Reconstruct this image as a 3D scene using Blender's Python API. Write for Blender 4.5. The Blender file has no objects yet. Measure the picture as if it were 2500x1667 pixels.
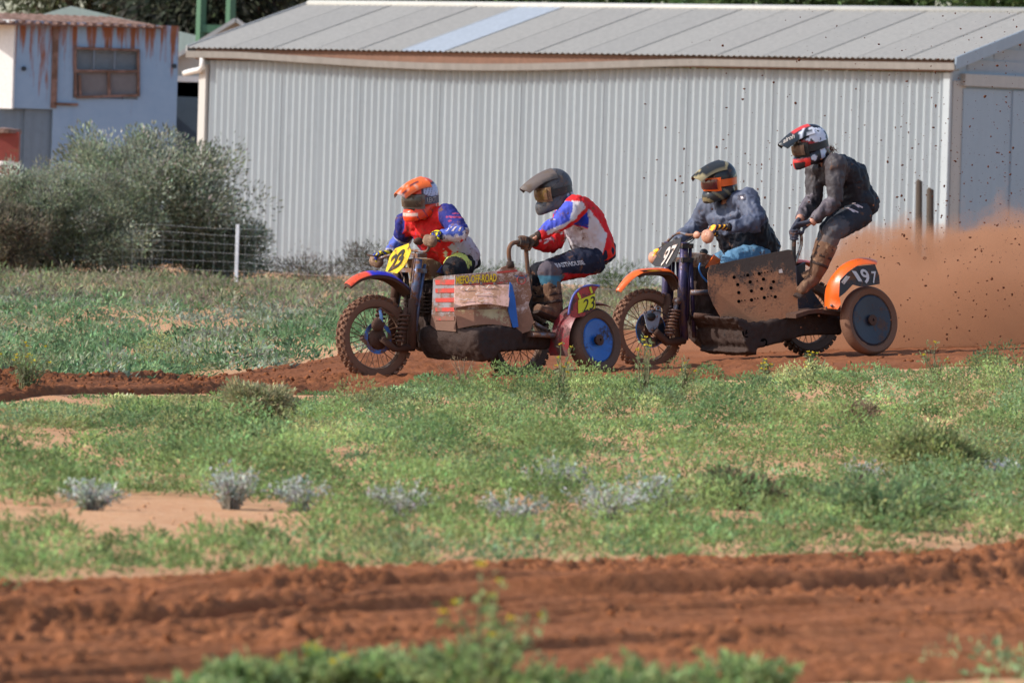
import bpy, bmesh, math, random
import numpy as np
from mathutils import Vector, Matrix
from mathutils.bvhtree import BVHTree

R = math.radians
scene = bpy.context.scene
col = scene.collection
rng = np.random.default_rng(7)
random.seed(7)

# ------------------------------------------------------------------ camera
IW, IH, FPX = 2500.0, 1667.0, 20833.3
CAM_H, ROLL, HORIZON = 1.5, R(1.7), 474.0
PITCH = math.atan((IH/2 - HORIZON)/FPX)
FWD = Vector((0, math.cos(PITCH), -math.sin(PITCH)))
_r0, _u0 = Vector((1, 0, 0)), Vector((0, math.sin(PITCH), math.cos(PITCH)))
CRT = _r0*math.cos(ROLL) + _u0*math.sin(ROLL)
CUP = -_r0*math.sin(ROLL) + _u0*math.cos(ROLL)
CAM = Vector((0, 0, CAM_H))
cam = bpy.data.objects.new('camera', bpy.data.cameras.new('camera'))
col.objects.link(cam)
m3 = Matrix((CRT, CUP, -FWD)).transposed()
cam.matrix_world = Matrix.Translation(CAM) @ m3.to_4x4()
cam.data.lens, cam.data.sensor_width = 300.0, 36.0
cam.data.clip_start, cam.data.clip_end = 1.0, 4000.0
cam.data.dof.use_dof = True
cam.data.dof.focus_distance = 68.6
cam.data.dof.aperture_fstop = 8.5
scene.camera = cam

# ------------------------------------------------------------------ light
SUN_AZ, SUN_EL = R(14), R(38)      # to the left of the view, a little on the camera's side
SUN = Vector((-math.cos(SUN_EL)*math.cos(SUN_AZ), -math.cos(SUN_EL)*math.sin(SUN_AZ), math.sin(SUN_EL)))
world = bpy.data.worlds.new('World'); scene.world = world; world.use_nodes = True
wn = world.node_tree
sky = wn.nodes.new('ShaderNodeTexSky'); sky.sky_type = 'NISHITA'; sky.sun_disc = False
sky.sun_elevation = SUN_EL
sky.sun_rotation = math.atan2(SUN.x, SUN.y)
sky.air_density = 1.0; sky.dust_density = 1.5
bg = wn.nodes['Background']; bg.inputs['Strength'].default_value = 0.15
wn.links.new(sky.outputs[0], bg.inputs['Color'])
sl = bpy.data.lights.new('sun', 'SUN'); sl.energy = 3.2; sl.angle = R(0.6); sl.color = (1.0, 0.955, 0.89)
sun = bpy.data.objects.new('sun', sl); col.objects.link(sun)
sun.rotation_euler = SUN.to_track_quat('Z', 'Y').to_euler()
sun.location = (-30, 0, 40)
vs = scene.view_settings
vs.view_transform = 'Standard'; vs.look = 'None'; vs.exposure = 0.5; vs.gamma = 1.0
scene.cycles.use_denoising = True
scene.cycles.max_bounces = 8
scene.cycles.volume_bounces = 1
scene.cycles.transparent_max_bounces = 12
scene.cycles.volume_step_rate = 2.0

# ------------------------------------------------------------------ pixels to places
ZOOM = {'A': (800, 400, 5.2275), 'B': (1180, 380, 5.2275), 'C': (800, 630, 4.9), 'D': (1150, 630, 4.9),
        'E': (1480, 360, 4.6125), 'F': (1850, 260, 4.355), 'G': (1470, 600, 4.9), 'H': (1800, 580, 4.611),
        'BA': (0, 0, 3.267), 'BB': (400, 0, 2.6133), 'BC': (1800, 0, 3.267), 'BD': (0, 400, 2.6133),
        'BE': (1900, 400, 3.1367), 'BF': (0, 900, 1.8816), 'BG': (1250, 900, 1.8816),
        'P': (1040, 600, 6.2733), 'W': (0, 0, 4.523), 'N': (0, 0, 0.9408)}
def px(z, x, y):
    a, b, s = ZOOM[z]
    return a + x/s, b + y/s
def pdir(x, y):
    return FWD + CRT*((x - IW/2)/FPX) - CUP*((y - IH/2)/FPX)
def at(x, y, Y):
    d = pdir(x, y)
    return CAM + d*(Y/d.y)
def hit(x, y, p, n):
    d = pdir(x, y)
    return CAM + d*((p - CAM).dot(n)/d.dot(n))
def zat(z, x, y, Y):
    return at(*px(z, x, y), Y)

# ------------------------------------------------------------------ noise
def _h(ix, iy, iz, s):
    n = (ix*374761393 + iy*668265263 + iz*2147483647 + s*974634777) & 0xffffffff
    n = ((n ^ (n >> 13))*1274126177) & 0xffffffff
    return ((n ^ (n >> 16)) & 0xffff)/65535.0
def vnoise(x, y, z=None, s=0):
    x = np.asarray(x, float); y = np.asarray(y, float)
    z = np.zeros_like(x) if z is None else np.asarray(z, float)
    ix, iy, iz = np.floor(x).astype(np.int64), np.floor(y).astype(np.int64), np.floor(z).astype(np.int64)
    fx, fy, fz = x-ix, y-iy, z-iz
    fx, fy, fz = fx*fx*(3-2*fx), fy*fy*(3-2*fy), fz*fz*(3-2*fz)
    r = 0
    for a in (0, 1):
        for b in (0, 1):
            for c in (0, 1):
                w = (fx if a else 1-fx)*(fy if b else 1-fy)*(fz if c else 1-fz)
                r = r + w*_h(ix+a, iy+b, iz+c, s)
    return r*2-1
def fbm(x, y, z=None, s=0, o=4):
    r, a, t = 0, 1.0, 0
    for k in range(o):
        f = 2.03**k
        r = r + a*vnoise(x*f, y*f, None if z is None else z*f, s+k*17); t += a; a *= 0.5
    return r/t
def sstep(a, b, v):
    t = np.clip((np.asarray(v, float)-a)/(b-a), 0, 1)
    return t*t*(3-2*t)

# ------------------------------------------------------------------ colours and materials
def L1(c):
    c /= 255.0
    return c/12.92 if c <= 0.04045 else ((c+0.055)/1.055)**2.4
def rgb(r, g, b):
    return (L1(r), L1(g), L1(b), 1.0)
class NT:
    def __init__(s, name):
        s.m = bpy.data.materials.new(name); s.m.use_nodes = True
        s.t = s.m.node_tree; s.b = s.t.nodes['Principled BSDF']; s.out = s.t.nodes['Material Output']
    def n(s, kind, **kw):
        x = s.t.nodes.new('ShaderNode'+kind)
        for k, v in kw.items():
            if hasattr(x, k): setattr(x, k, v)
            else: x.inputs[k.replace('_', ' ')].default_value = v
        return x
    def l(s, a, b):
        s.t.links.new(a, b)
    def coords(s, scale=(1, 1, 1)):
        tc = s.n('TexCoord'); mp = s.n('Mapping'); mp.inputs['Scale'].default_value = scale
        s.l(tc.outputs['Object'], mp.inputs['Vector']); return mp.outputs[0]
    def noise(s, vec, scale, detail=4, rough=.6):
        x = s.n('TexNoise'); x.inputs['Scale'].default_value = scale
        x.inputs['Detail'].default_value = detail; x.inputs['Roughness'].default_value = rough
        s.l(vec, x.inputs['Vector']); return x.outputs['Fac']
    def ramp(s, fac, a, b, ca=(0, 0, 0, 1), cb=(1, 1, 1, 1)):
        x = s.n('ValToRGB'); e = x.color_ramp.elements
        e[0].position, e[1].position, e[0].color, e[1].color = a, b, ca, cb
        s.l(fac, x.inputs[0]); return x.outputs[0]
    def mix(s, fac, a, b, mode='MIX'):
        x = s.n('MixRGB'); x.blend_type = mode
        for k, v in ((0, fac), (1, a), (2, b)):
            if isinstance(v, (int, float)): x.inputs[k].default_value = v
            elif isinstance(v, tuple): x.inputs[k].default_value = v
            else: s.l(v, x.inputs[k])
        return x.outputs[0]
    def bump(s, h, strength=.3, dist=.01):
        x = s.n('Bump'); x.inputs['Strength'].default_value = strength; x.inputs['Distance'].default_value = dist
        s.l(h, x.inputs['Height']); s.l(x.outputs[0], s.b.inputs['Normal'])
    def col(s, v):
        if isinstance(v, tuple): s.b.inputs['Base Color'].default_value = v
        else: s.l(v, s.b.inputs['Base Color'])
    def rough(s, v):
        if isinstance(v, (int, float)): s.b.inputs['Roughness'].default_value = v
        else: s.l(v, s.b.inputs['Roughness'])
MUD = rgb(122, 84, 60)
MUD2 = rgb(84, 56, 42)
_mc = {}
def paint(name, c, rough=.45, metal=0., mud=0., scale=9., vc=False, mudc=None, bump=.25, spec=.5, mudz=None):
    """paint, plastic, metal or cloth; mud = how much of it dried mud covers; vc = colour from the mesh"""
    if name in _mc: return _mc[name]
    k = NT(name)
    v = k.coords()
    base = c
    if vc:
        a = k.n('Attribute'); a.attribute_name = 'Col'; base = a.outputs['Color']
    else:
        base = k.mix(k.ramp(k.noise(v, scale*2.3, 5), .35, .7), tuple(x*.86 for x in c[:3])+(1,), c)
    k.b.inputs['Metallic'].default_value = metal
    k.b.inputs['Specular IOR Level'].default_value = spec
    if mud > 0:
        n1 = k.noise(v, scale, 6, .68); n2 = k.noise(v, scale*7, 3, .7)
        mx = k.n('Math', operation='MULTIPLY_ADD'); k.l(n2, mx.inputs[0]); mx.inputs[1].default_value = .35; k.l(n1, mx.inputs[2])
        e = .86 - .42*mud
        src = mx.outputs[0]
        if mudz:                                   # splash line: more mud the lower it sits on the machine
            sp = k.n('SeparateXYZ'); k.l(v, sp.inputs[0]); mr = k.n('MapRange'); k.l(sp.outputs['Z'], mr.inputs[0])
            for i_, q_ in zip((1, 2, 3, 4), (mudz[0], mudz[1], .42, 0.)): mr.inputs[i_].default_value = q_
            ad = k.n('Math', operation='ADD'); k.l(src, ad.inputs[0]); k.l(mr.outputs[0], ad.inputs[1]); src = ad.outputs[0]
        f = k.ramp(src, e-.05, e+.07)
        mc_ = mudc or MUD
        mcol = k.mix(n2, tuple(x*.72 for x in mc_[:3])+(1,), mc_)
        base = k.mix(f, base, mcol)
        k.rough(k.mix(f, (rough,)*3+(1,), (.85, .85, .85, 1)))
        if metal:
            k.l(k.mix(f, (metal,)*3+(1,), (0, 0, 0, 1)), k.b.inputs['Metallic'])
        k.bump(mx.outputs[0], bump, .012)
    else:
        k.rough(rough)
    k.col(base)
    _mc[name] = k.m
    return k.m

# ------------------------------------------------------------------ mesh building
class MB:
    def __init__(s): s.v, s.f, s.c = [], [], []
    def add(s, vs, fs, c=None):
        o = len(s.v); s.v += [tuple(p) for p in vs]; s.f += [tuple(i+o for i in f) for f in fs]
        if c is not None: s.c += [c]*len(vs)
        return s
    def box(s, c, sz, rot=None, c_=None):
        c = Vector(c); x, y, z = (k/2 for k in sz)
        P = [Vector((a*x, b*y, d*z)) for a in (-1, 1) for b in (-1, 1) for d in (-1, 1)]
        if rot is not None: P = [rot @ p for p in P]
        return s.add([c+p for p in P], [(0, 1, 3, 2), (4, 6, 7, 5), (0, 4, 5, 1), (2, 3, 7, 6), (0, 2, 6, 4), (1, 5, 7, 3)], c_)
    def bar(s, a, b, w, h, up=Vector((0, 0, 1))):
        a, b = Vector(a), Vector(b); d = (b-a).normalized()
        sd = d.cross(up)
        if sd.length < 1e-3: sd = d.cross(Vector((1, 0, 0)))
        sd.normalize(); u = sd.cross(d).normalized()
        P = [p + sd*i*w/2 + u*j*h/2 for p in (a, b) for (i, j) in ((-1, -1), (1, -1), (1, 1), (-1, 1))]
        return s.add(P, [(3, 2, 1, 0), (4, 5, 6, 7), (0, 1, 5, 4), (1, 2, 6, 5), (2, 3, 7, 6), (3, 0, 4, 7)])
    def tube(s, pts, r, seg=10, closed=False, flat=1.0, up=None):
        P = [Vector(p) for p in pts]; n = len(P)
        rr = r if isinstance(r, (list, tuple)) else [r]*n
        V = []; side = None
        for i, p in enumerate(P):
            if closed: d = P[(i+1) % n]-P[i-1]
            else: d = P[min(i+1, n-1)]-P[max(i-1, 0)]
            d.normalize()
            if side is None:
                q = up if up is not None else (Vector((0, 0, 1)) if abs(d.z) < .9 else Vector((1, 0, 0)))
                side = d.cross(q).normalized()
            else:
                side = (side - d*side.dot(d)).normalized()
            u = side.cross(d)
            for k in range(seg):
                a = 2*math.pi*k/seg
                V.append(p + side*math.cos(a)*rr[i] + u*math.sin(a)*rr[i]*flat)
        F = []
        for i in range(n if closed else n-1):
            j = (i+1) % n
            for k in range(seg):
                l = (k+1) % seg
                F.append((i*seg+k, i*seg+l, j*seg+l, j*seg+k))
        if not closed:
            F.append(tuple(range(seg))[::-1]); F.append(tuple((n-1)*seg+k for k in range(seg)))
        return s.add(V, F)
    def prism(s, poly, ext):
        """closed polygon (3D points) pushed along ext"""
        P = [Vector(p) for p in poly]; e = Vector(ext); n = len(P)
        return s.add(P+[p+e for p in P], [tuple(range(n))[::-1], tuple(range(n, 2*n))] +
                     [(i, (i+1) % n, (i+1) % n+n, i+n) for i in range(n)])
    def sheet(s, grid, th):
        """grid[i][j] of points thickened along th (vector or per-point fn)"""
        n, m = len(grid), len(grid[0])
        A = [Vector(p) for row in grid for p in row]
        if isinstance(th, Vector): B = [p+th for p in A]
        else: B = [p+th(p) for p in A]
        F = []
        N = n*m
        for i in range(n-1):
            for j in range(m-1):
                a, b, c, d = i*m+j, i*m+j+1, (i+1)*m+j+1, (i+1)*m+j
                F += [(a, b, c, d), (d+N, c+N, b+N, a+N)]
        for i in range(n-1):
            a, b = i*m, (i+1)*m
            F.append((a, b, b+N, a+N)); a, b = i*m+m-1, (i+1)*m+m-1; F.append((b, a, a+N, b+N))
        for j in range(m-1):
            F.append((j+1, j, j+N, j+1+N)); a, b = (n-1)*m+j, (n-1)*m+j+1; F.append((a, b, b+N, a+N))
        return s.add(A+B, F)
    def lathe(s, prof, ctr, axis, seg=40, closed=False, ref=None):
        """prof = (radius, offset along axis)"""
        c, ax = Vector(ctr), Vector(axis).normalized()
        e1 = ax.cross(Vector((0, 0, 1)))
        if e1.length < 1e-3: e1 = Vector((1, 0, 0))
        e1.normalize(); e2 = ax.cross(e1)
        n = len(prof); V = []
        for k in range(seg):
            a = 2*math.pi*k/seg; d = e1*math.cos(a)+e2*math.sin(a)
            V += [c+d*r+ax*o for r, o in prof]
        F = []
        for k in range(seg):
            l = (k+1) % seg
            for i in range(n if closed else n-1):
                j = (i+1) % n
                F.append((k*n+i, k*n+j, l*n+j, l*n+i))
        return s.add(V, F)
    def ell(s, c, ax, seg=16, rings=10, rot=None):
        c = Vector(c); V = []; F = []
        for i in range(rings+1):
            t = math.pi*i/rings
            for k in range(seg):
                a = 2*math.pi*k/seg
                p = Vector((ax[0]*math.sin(t)*math.cos(a), ax[1]*math.sin(t)*math.sin(a), ax[2]*math.cos(t)))
                V.append(c + (rot @ p if rot is not None else p))
        for i in range(rings):
            for k in range(seg):
                l = (k+1) % seg
                F.append((i*seg+k, (i+1)*seg+k, (i+1)*seg+l, i*seg+l))
        return s.add(V, F)
def link(name, me, mat, parent=None, smooth=False):
    if mat is not None and not me.materials: me.materials.append(mat)
    o = bpy.data.objects.new(name, me); col.objects.link(o)
    if parent is not None: o.parent = parent
    if smooth: me.shade_smooth()
    return o
def obj(name, mb, mat, parent=None, smooth=False, angle=None):
    me = bpy.data.meshes.new(name); me.from_pydata(mb.v, [], mb.f); me.validate(); me.update()
    bm = bmesh.new(); bm.from_mesh(me); bmesh.ops.recalc_face_normals(bm, faces=bm.faces)
    if angle is not None:
        for e in bm.edges:
            e.smooth = not (len(e.link_faces) == 2 and e.calc_face_angle(0) > angle)
        for f in bm.faces: f.smooth = True
    bm.to_mesh(me); bm.free()
    if mb.c and len(mb.c) == len(mb.v): setcol(me, np.array(mb.c))
    return link(name, me, mat, parent, smooth)
def setcol(me, c):
    a = me.color_attributes.new('Col', 'FLOAT_COLOR', 'POINT')
    c = np.asarray(c, np.float32)
    if c.shape[1] == 3: c = np.hstack([c, np.ones((len(c), 1), np.float32)])
    a.data.foreach_set('color', c.ravel())
def npmesh(name, V, F, mat, parent=None, C=None, smooth=False):
    me = bpy.data.meshes.new(name); V = np.asarray(V, np.float32); F = np.asarray(F, np.int32)
    me.vertices.add(len(V)); me.vertices.foreach_set('co', V.ravel())
    k = F.shape[1]; me.loops.add(F.size); me.loops.foreach_set('vertex_index', F.ravel())
    me.polygons.add(len(F)); me.polygons.foreach_set('loop_start', np.arange(0, F.size, k, dtype=np.int32))
    me.update(calc_edges=True)
    if C is not None: setcol(me, C)
    return link(name, me, mat, parent, smooth)
def tag(o, label=None, cat=None, group=None, kind=None):
    for k, v in (('label', label), ('category', cat), ('group', group), ('kind', kind)):
        if v: o[k] = v
    return o
def thing(name, label, cat, loc=(0, 0, 0), rz=0, group=None, mat4=None):
    o = bpy.data.objects.new(name, None); col.objects.link(o); o.empty_display_size = .2
    if mat4 is not None: o.matrix_world = mat4
    else: o.location = loc; o.rotation_euler = (0, 0, rz)
    return tag(o, label, cat, group)

# leaf cards: every leaf is one small folded quad with its own colour
class Leaves:
    def __init__(s): s.V, s.C, s.n = [], [], 0
    def add(s, P, D, ln, wd, C, fold=.25, nr=None, jit=.55):
        n = len(P)
        D = D/(np.linalg.norm(D, axis=1, keepdims=True)+1e-9)
        q = rng.normal(size=(n, 3))
        if nr is not None: q = nr/(np.linalg.norm(nr, axis=1, keepdims=True)+1e-9)+q*jit
        S = np.cross(D, q); S /= (np.linalg.norm(S, axis=1, keepdims=True)+1e-9)
        ln = np.broadcast_to(np.asarray(ln, float).reshape(-1, 1), (n, 1)); wd = np.broadcast_to(np.asarray(wd, float).reshape(-1, 1), (n, 1))
        U = np.cross(D, S)
        mid = P + D*ln*.5 - U*ln*fold*.3
        v = np.stack([P, mid+S*wd*.5, P+D*ln, mid-S*wd*.5], 1)
        s.V.append(v.reshape(-1, 3)); s.C.append(np.repeat(C, 4, axis=0)); s.n += n
    def build(s, name, mat, parent=None, off=(0, 0, 0)):
        V = np.concatenate(s.V) - np.asarray(off); C = np.concatenate(s.C)
        F = np.arange(len(V), dtype=np.int32).reshape(-1, 4)
        return npmesh(name, V, F, mat, parent, C)
def cvar(c, n, v=.25, hue=.08):
    """n colours scattered about c"""
    c = np.array(c[:3]); k = np.exp(rng.normal(0, v, (n, 1))); h = np.exp(rng.normal(0, hue, (n, 3)))
    return np.clip(c*k*h, 0, .9)
def leafmat(name, trans=.25, rough=.65):
    k = NT(name); a = k.n('Attribute'); a.attribute_name = 'Col'
    k.col(a.outputs['Color']); k.rough(rough); k.b.inputs['Specular IOR Level'].default_value = .25
    t = k.n('BsdfTranslucent'); k.l(a.outputs['Color'], t.inputs[0])
    mx = k.n('MixShader'); mx.inputs[0].default_value = trans
    k.l(k.b.outputs[0], mx.inputs[1]); k.l(t.outputs[0], mx.inputs[2]); k.l(mx.outputs[0], k.out.inputs[0])
    return k.m
M_LEAF = leafmat('leaf', .42)
# ================================================================== terrain
def Z0(x, Y):
    x = np.asarray(x, float); Y = np.asarray(Y, float)
    w = sstep(47, 67, Y)*(1-sstep(80, 100, Y))
    z = w*0.062*np.clip(x+1.0, -6, 6) + 0.05*fbm(x*.35, Y*.22, s=3, o=3)*sstep(28, 34, Y)
    z = z - .085*np.exp(-((x-1.13)/.6)**2-((Y-71.8)/1.6)**2) - .05*np.exp(-((x-.04)/.45)**2-((Y-69.3)/.9)**2)
    z = z + .19*np.exp(-((x+3.5)/1.4)**2-((Y-59.5)/6)**2)
    z = z + .03*np.exp(-((x-1.9)/1.3)**2-((Y-39.8)/1.4)**2)      # hump under the low blurred shrubs
    return z
def soilmat(name, ca, cb, cc, scale=1.2, bump=.5):
    k = NT(name); v = k.coords()
    n1 = k.noise(v, scale, 6, .62); n2 = k.noise(v, scale*14, 4, .7); n3 = k.noise(v, scale*60, 2, .6)
    c = k.mix(k.ramp(n1, .35, .68), ca, cb); c = k.mix(k.ramp(n2, .45, .75), c, cc)
    c = k.mix(.35, c, k.ramp(n3, .3, .7, (.25, .25, .25, 1), (1, 1, 1, 1)), 'MULTIPLY')
    k.col(c); k.rough(.95); k.b.inputs['Specular IOR Level'].default_value = .1
    k.bump(n3, bump, .01)
    return k.m
M_SAND = soilmat('pale_red_soil', rgb(204, 158, 118), rgb(190, 138, 100), rgb(214, 172, 136))
M_DIRT = soilmat('tilled_red_soil', rgb(148, 92, 58), rgb(166, 108, 72), rgb(126, 74, 46), 1.6)
M_DIRT2 = soilmat('churned_red_soil', rgb(136, 84, 54), rgb(152, 96, 63), rgb(116, 70, 47), 1.6)

xs = np.concatenate([np.linspace(-1500, -60, 16), np.linspace(-55, -8, 30), np.linspace(-7.7, 7.7, 110), np.linspace(8, 55, 30), np.linspace(60, 1500, 16)])
ys = np.concatenate([[-300, -60, 0, 8], np.linspace(14, 90, 250), np.linspace(91, 200, 56), np.linspace(215, 3000, 25)])
near_N = np.array([(-9, 46), (-5.2, 49), (-3.4, 54.6), (-2.2, 59.6), (-1.36, 62.6), (-.4, 63.9), (.8, 64.4), (2.2, 64.9), (4.2, 66.2), (8, 68.8), (14, 72.5)])
near_F = np.array([(-9, 51), (-5.2, 54), (-3.65, 60.3), (-2.63, 68), (-1.95, 72.7), (-1.5, 76.5), (.6, 80), (3.2, 82), (5.5, 84), (9, 87), (14, 91)])
fore_N = np.array([(-3.9, 17), (-3.4, 18), (-1.7, 22.3), (0, 25.2), (2.5, 28.2), (5, 32.3)])
fore_F = np.array([(-3.9, 27.8), (-3.6, 28.4), (-1.93, 31.5), (.26, 35.1), (2.45, 38.7), (5, 43.6)])
def in_track(x, Y, N, Fr, m=0.):
    return (Y > np.interp(x, N[:, 0], N[:, 1])-m) & (Y < np.interp(x, Fr[:, 0], Fr[:, 1])+m)
X, Yg = np.meshgrid(xs, ys)
Zg = Z0(X, Yg)
dep = in_track(X, Yg, near_N, near_F, -.35) | in_track(X, Yg, fore_N, fore_F, -.35)
Zg = Zg - .16*dep + .012*fbm(X*3, Yg*3, s=5)*(np.abs(X) < 60)
n, m = X.shape
ii = np.arange(n*m).reshape(n, m)
Fq = np.stack([ii[:-1, :-1], ii[:-1, 1:], ii[1:, 1:], ii[1:, :-1]], -1).reshape(-1, 4)
tag(npmesh('ground', np.stack([X, Yg, Zg], -1).reshape(-1, 3), Fq, M_SAND, smooth=True), kind='structure')

def resample(P, n):
    d = np.concatenate([[0], np.cumsum(np.linalg.norm(np.diff(P, axis=0), axis=1))])
    t = np.linspace(0, d[-1], n)
    q = np.stack([np.interp(t, d, P[:, 0]), np.interp(t, d, P[:, 1])], 1)
    k = np.ones(31)/31
    for c in (0, 1):
        e = np.pad(q[:, c], 15, mode='reflect', reflect_type='odd'); q[:, c] = np.convolve(e, k, 'valid')
    return q
def lumps(x, y, s, a):
    """crumbled soil: clods of several sizes"""
    r = 0
    for f, w in ((2.2, .12), (5, .25), (10, .55), (20, .75), (40, .55)):
        v = 1-np.abs(vnoise(x*f+s, y*f-s, s=s+int(f)))
        r = r + w*(v**2-.45)
    return a*r
def track(name, N, Fr, ns, nt, mat, ruts, amp, seed, lo=0, hi=1):
    A, B = resample(N, ns), resample(Fr, ns)
    t = np.linspace(-.05, 1.05, nt)
    P = A[:, None, :]*(1-t[None, :, None]) + B[:, None, :]*t[None, :, None]
    x, y = P[..., 0], P[..., 1]
    s_ = np.linspace(0, 1, ns)[:, None]*np.ones((1, nt)); T = np.ones((ns, 1))*t[None, :]
    z = Z0(x, y)
    edge = np.minimum(T, 1-T)
    z = z - .22*(1-sstep(-.05, .035, edge + .012*fbm(x*2, y*2, s=seed)))
    wob = T + .035*fbm(s_*9, T*3, s=seed+1, o=3)
    for k, (c, w, h) in enumerate(ruts):
        mod = .55+.45*vnoise(s_*14+k*7, T*0+k, s=seed+k)
        z = z + h*mod*np.exp(-((wob-c)/w)**2)
    tex = .25+.75*sstep(-.3, .3, fbm(s_*16, T*9, s=seed+40, o=3))
    z = z + lumps(x, y, seed, amp)*tex
    n, m = z.shape
    ii = np.arange(n*m).reshape(n, m)
    F = np.stack([ii[:-1, :-1], ii[1:, :-1], ii[1:, 1:], ii[:-1, 1:]], -1).reshape(-1, 4)
    o = npmesh(name, np.stack([x, y, z], -1).reshape(-1, 3), F, mat, smooth=True)
    tag(o, kind='structure')
    return x, y, z
race = track('race_track', near_N, near_F, 460, 185, M_DIRT2,
             [(.06, .05, .07), (.27, .03, -.05), (.40, .04, .02), (.93, .06, .13), (.8, .06, .03), (.6, .04, -.03)], .05, 11)
_r = np.random.default_rng(3)
fr = [(c, w, h) for c, w, h in zip(np.linspace(.08, .97, 30), _r.uniform(.006, .013, 30), _r.uniform(-.095, .10, 30))]
fr += [(.97, .03, .08), (.62, .02, .07), (.36, .02, .06), (.05, .05, .06)]
fore = track('near_race_track', fore_N, fore_F, 545, 320, M_DIRT, fr, .037, 23)
# loose clods and stones on both tracks
def clods(name, tr, nn, smin, smax, mat, parent, lo, hi):
    x, y, z = tr
    ok = np.argwhere((np.abs(x) < .07*y+1.2) & (y > lo) & (y < hi))
    pick = ok[rng.integers(0, len(ok), nn)]
    ico = bmesh.new(); bmesh.ops.create_icosphere(ico, subdivisions=1, radius=1)
    bv = np.array([v.co[:] for v in ico.verts]); bf = np.array([[v.index for v in f.verts] for f in ico.faces]); ico.free()
    sz = smin+(smax-smin)*rng.random(nn)**3
    V = bv[None]*(1+.35*rng.normal(size=(nn, len(bv), 1)))*sz[:, None, None]*np.array([1, 1, .75])
    c = np.stack([x[pick[:, 0], pick[:, 1]], y[pick[:, 0], pick[:, 1]], z[pick[:, 0], pick[:, 1]]], -1)
    V = V + c[:, None, :] + np.array([0, 0, .2])*sz[:, None, None]
    F = bf[None]+(np.arange(nn)*len(bv))[:, None, None]
    tag(npmesh(name, V.reshape(-1, 3), F.reshape(-1, 3), mat), 'loose clods of red earth lying on the tracks', kind='stuff')
clods('loose_clods', race, 2200, .007, .028, M_DIRT2, None, 45, 84)
clods('loose_clods', fore, 1500, .006, .022, M_DIRT, None, 18, 46)

# ================================================================== long corrugated shed
SR = zat('BC', 1690, 572, 142.0)           # foot of the gutter at the near corner
SL = zat('BA', 1640, 472, 153.0)
EAVE = (SR.z+SL.z)/2
SR.z = SL.z = EAVE
wdir = (SR-SL); wlen = wdir.length; wdir.normalize()          # left to right along the front
wout = Vector((wdir.y, -wdir.x, 0))                           # facing the track
if wout.y > 0: wout = -wout
win = -wout
UPZ = Vector((0, 0, 1))
SHED_D = 6.1; PITCHR = R(15.6)
def galv(name, c, rough=.42, metal=.0, dirty=.35, streak=(6, 6, .35)):
    k = NT(name); v = k.coords(streak)
    n1 = k.noise(v, 1.4, 5, .6); n2 = k.noise(k.coords(), 9, 4, .6)
    cc = k.mix(k.ramp(n1, .3, .75), tuple(x*(1-dirty*.45) for x in c[:3])+(1,), c)
    cc = k.mix(k.ramp(n2, .5, .8), cc, tuple(x*(1-dirty*.5) for x in c[:3])+(1,))
    k.col(cc); k.rough(rough); k.b.inputs['Metallic'].default_value = metal
    return k.m
M_WALL = galv('zinc_wall', (.415, .465, .49, 1), .5, .05, .25)
M_ROOFS = [galv('zinc_roof_%d' % i, c, .5, .1, .35) for i, c in enumerate(((.43, .40, .35, 1), (.42, .39, .342, 1), (.438, .408, .357, 1), (.41, .383, .337, 1)))]
M_SKYL = galv('skylight_sheet', (.46, .495, .53, 1), .4, 0, .3)
M_TRIM = galv('shed_trim', (.40, .40, .39, 1), .45, .1, .3)
M_GUTTER = galv('gutter_metal', (.27, .255, .235, 1), .5, .1, .5)
M_RUSTF = galv('rusted_fascia', (.24, .12, .075, 1), .8, 0, .6, (3, 3, 3))
M_PIPE = paint('white_pipe', (.75, .74, .70, 1), .4)
M_GABLE = galv('gable_sheet', (.28, .36, .44, 1), .45, .1, .2)
shed = thing('corrugated_shed', 'long grey corrugated iron shed with low pitched roof behind the race track', 'shed', (SL.x, SL.y, 0))
so = Vector((SL.x, SL.y, 0))
def corr(name, o, along, upv, out, width, nrib, height, amp, mat, top=None, th=.004):
    """one corrugated sheet; top(s) = extra height at a distance along"""
    mb = MB(); seg = 6; g = []
    n = nrib*seg
    for i in range(n+1):
        s = width*i/n
        d = amp*math.cos(2*math.pi*i/seg)
        hh = height + (top(s) if top else 0)
        g.append([o+along*s+out*d, o+along*s+out*d+upv*hh])
    mb.sheet(g, -out*th)
    return obj(name, mb, mat, shed, smooth=False, angle=R(50))
NW = 18
for i in range(NW):
    w = wlen/NW
    corr('wall_sheet', SL-so+wdir*(w*i)+UPZ*(-EAVE-.1)+wout*(.004*(i % 2)), wdir, UPZ, wout, w+.01, 6, EAVE+.08, .036, M_WALL)
# roof: sheets from eave to ridge, front slope
rup = (win*math.cos(PITCHR)+UPZ*math.sin(PITCHR)); rn = (wout*math.sin(PITCHR)+UPZ*math.cos(PITCHR))
slope = (SHED_D/2+.12)/math.cos(PITCHR)
NR = 17
for i in range(NR):
    w = (wlen+.5)/NR
    o = SL-so+wdir*(-.25+w*i)+wout*.2+UPZ*(.20)+rn*(.003*(i % 2))
    mt = M_SKYL if i == 5 else M_ROOFS[(i*7) % 4]
    nm = 'roof_sheet'
    q = corr(nm, o, wdir, rup, rn, w+.02, 8, slope+.06, .012, mt)
    if i == 5: q['label'] = 'bluish translucent skylight sheet in the grey roof'
ridge = SL-so+win*(SHED_D/2)+UPZ*(.20+math.sin(PITCHR)*slope)
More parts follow.
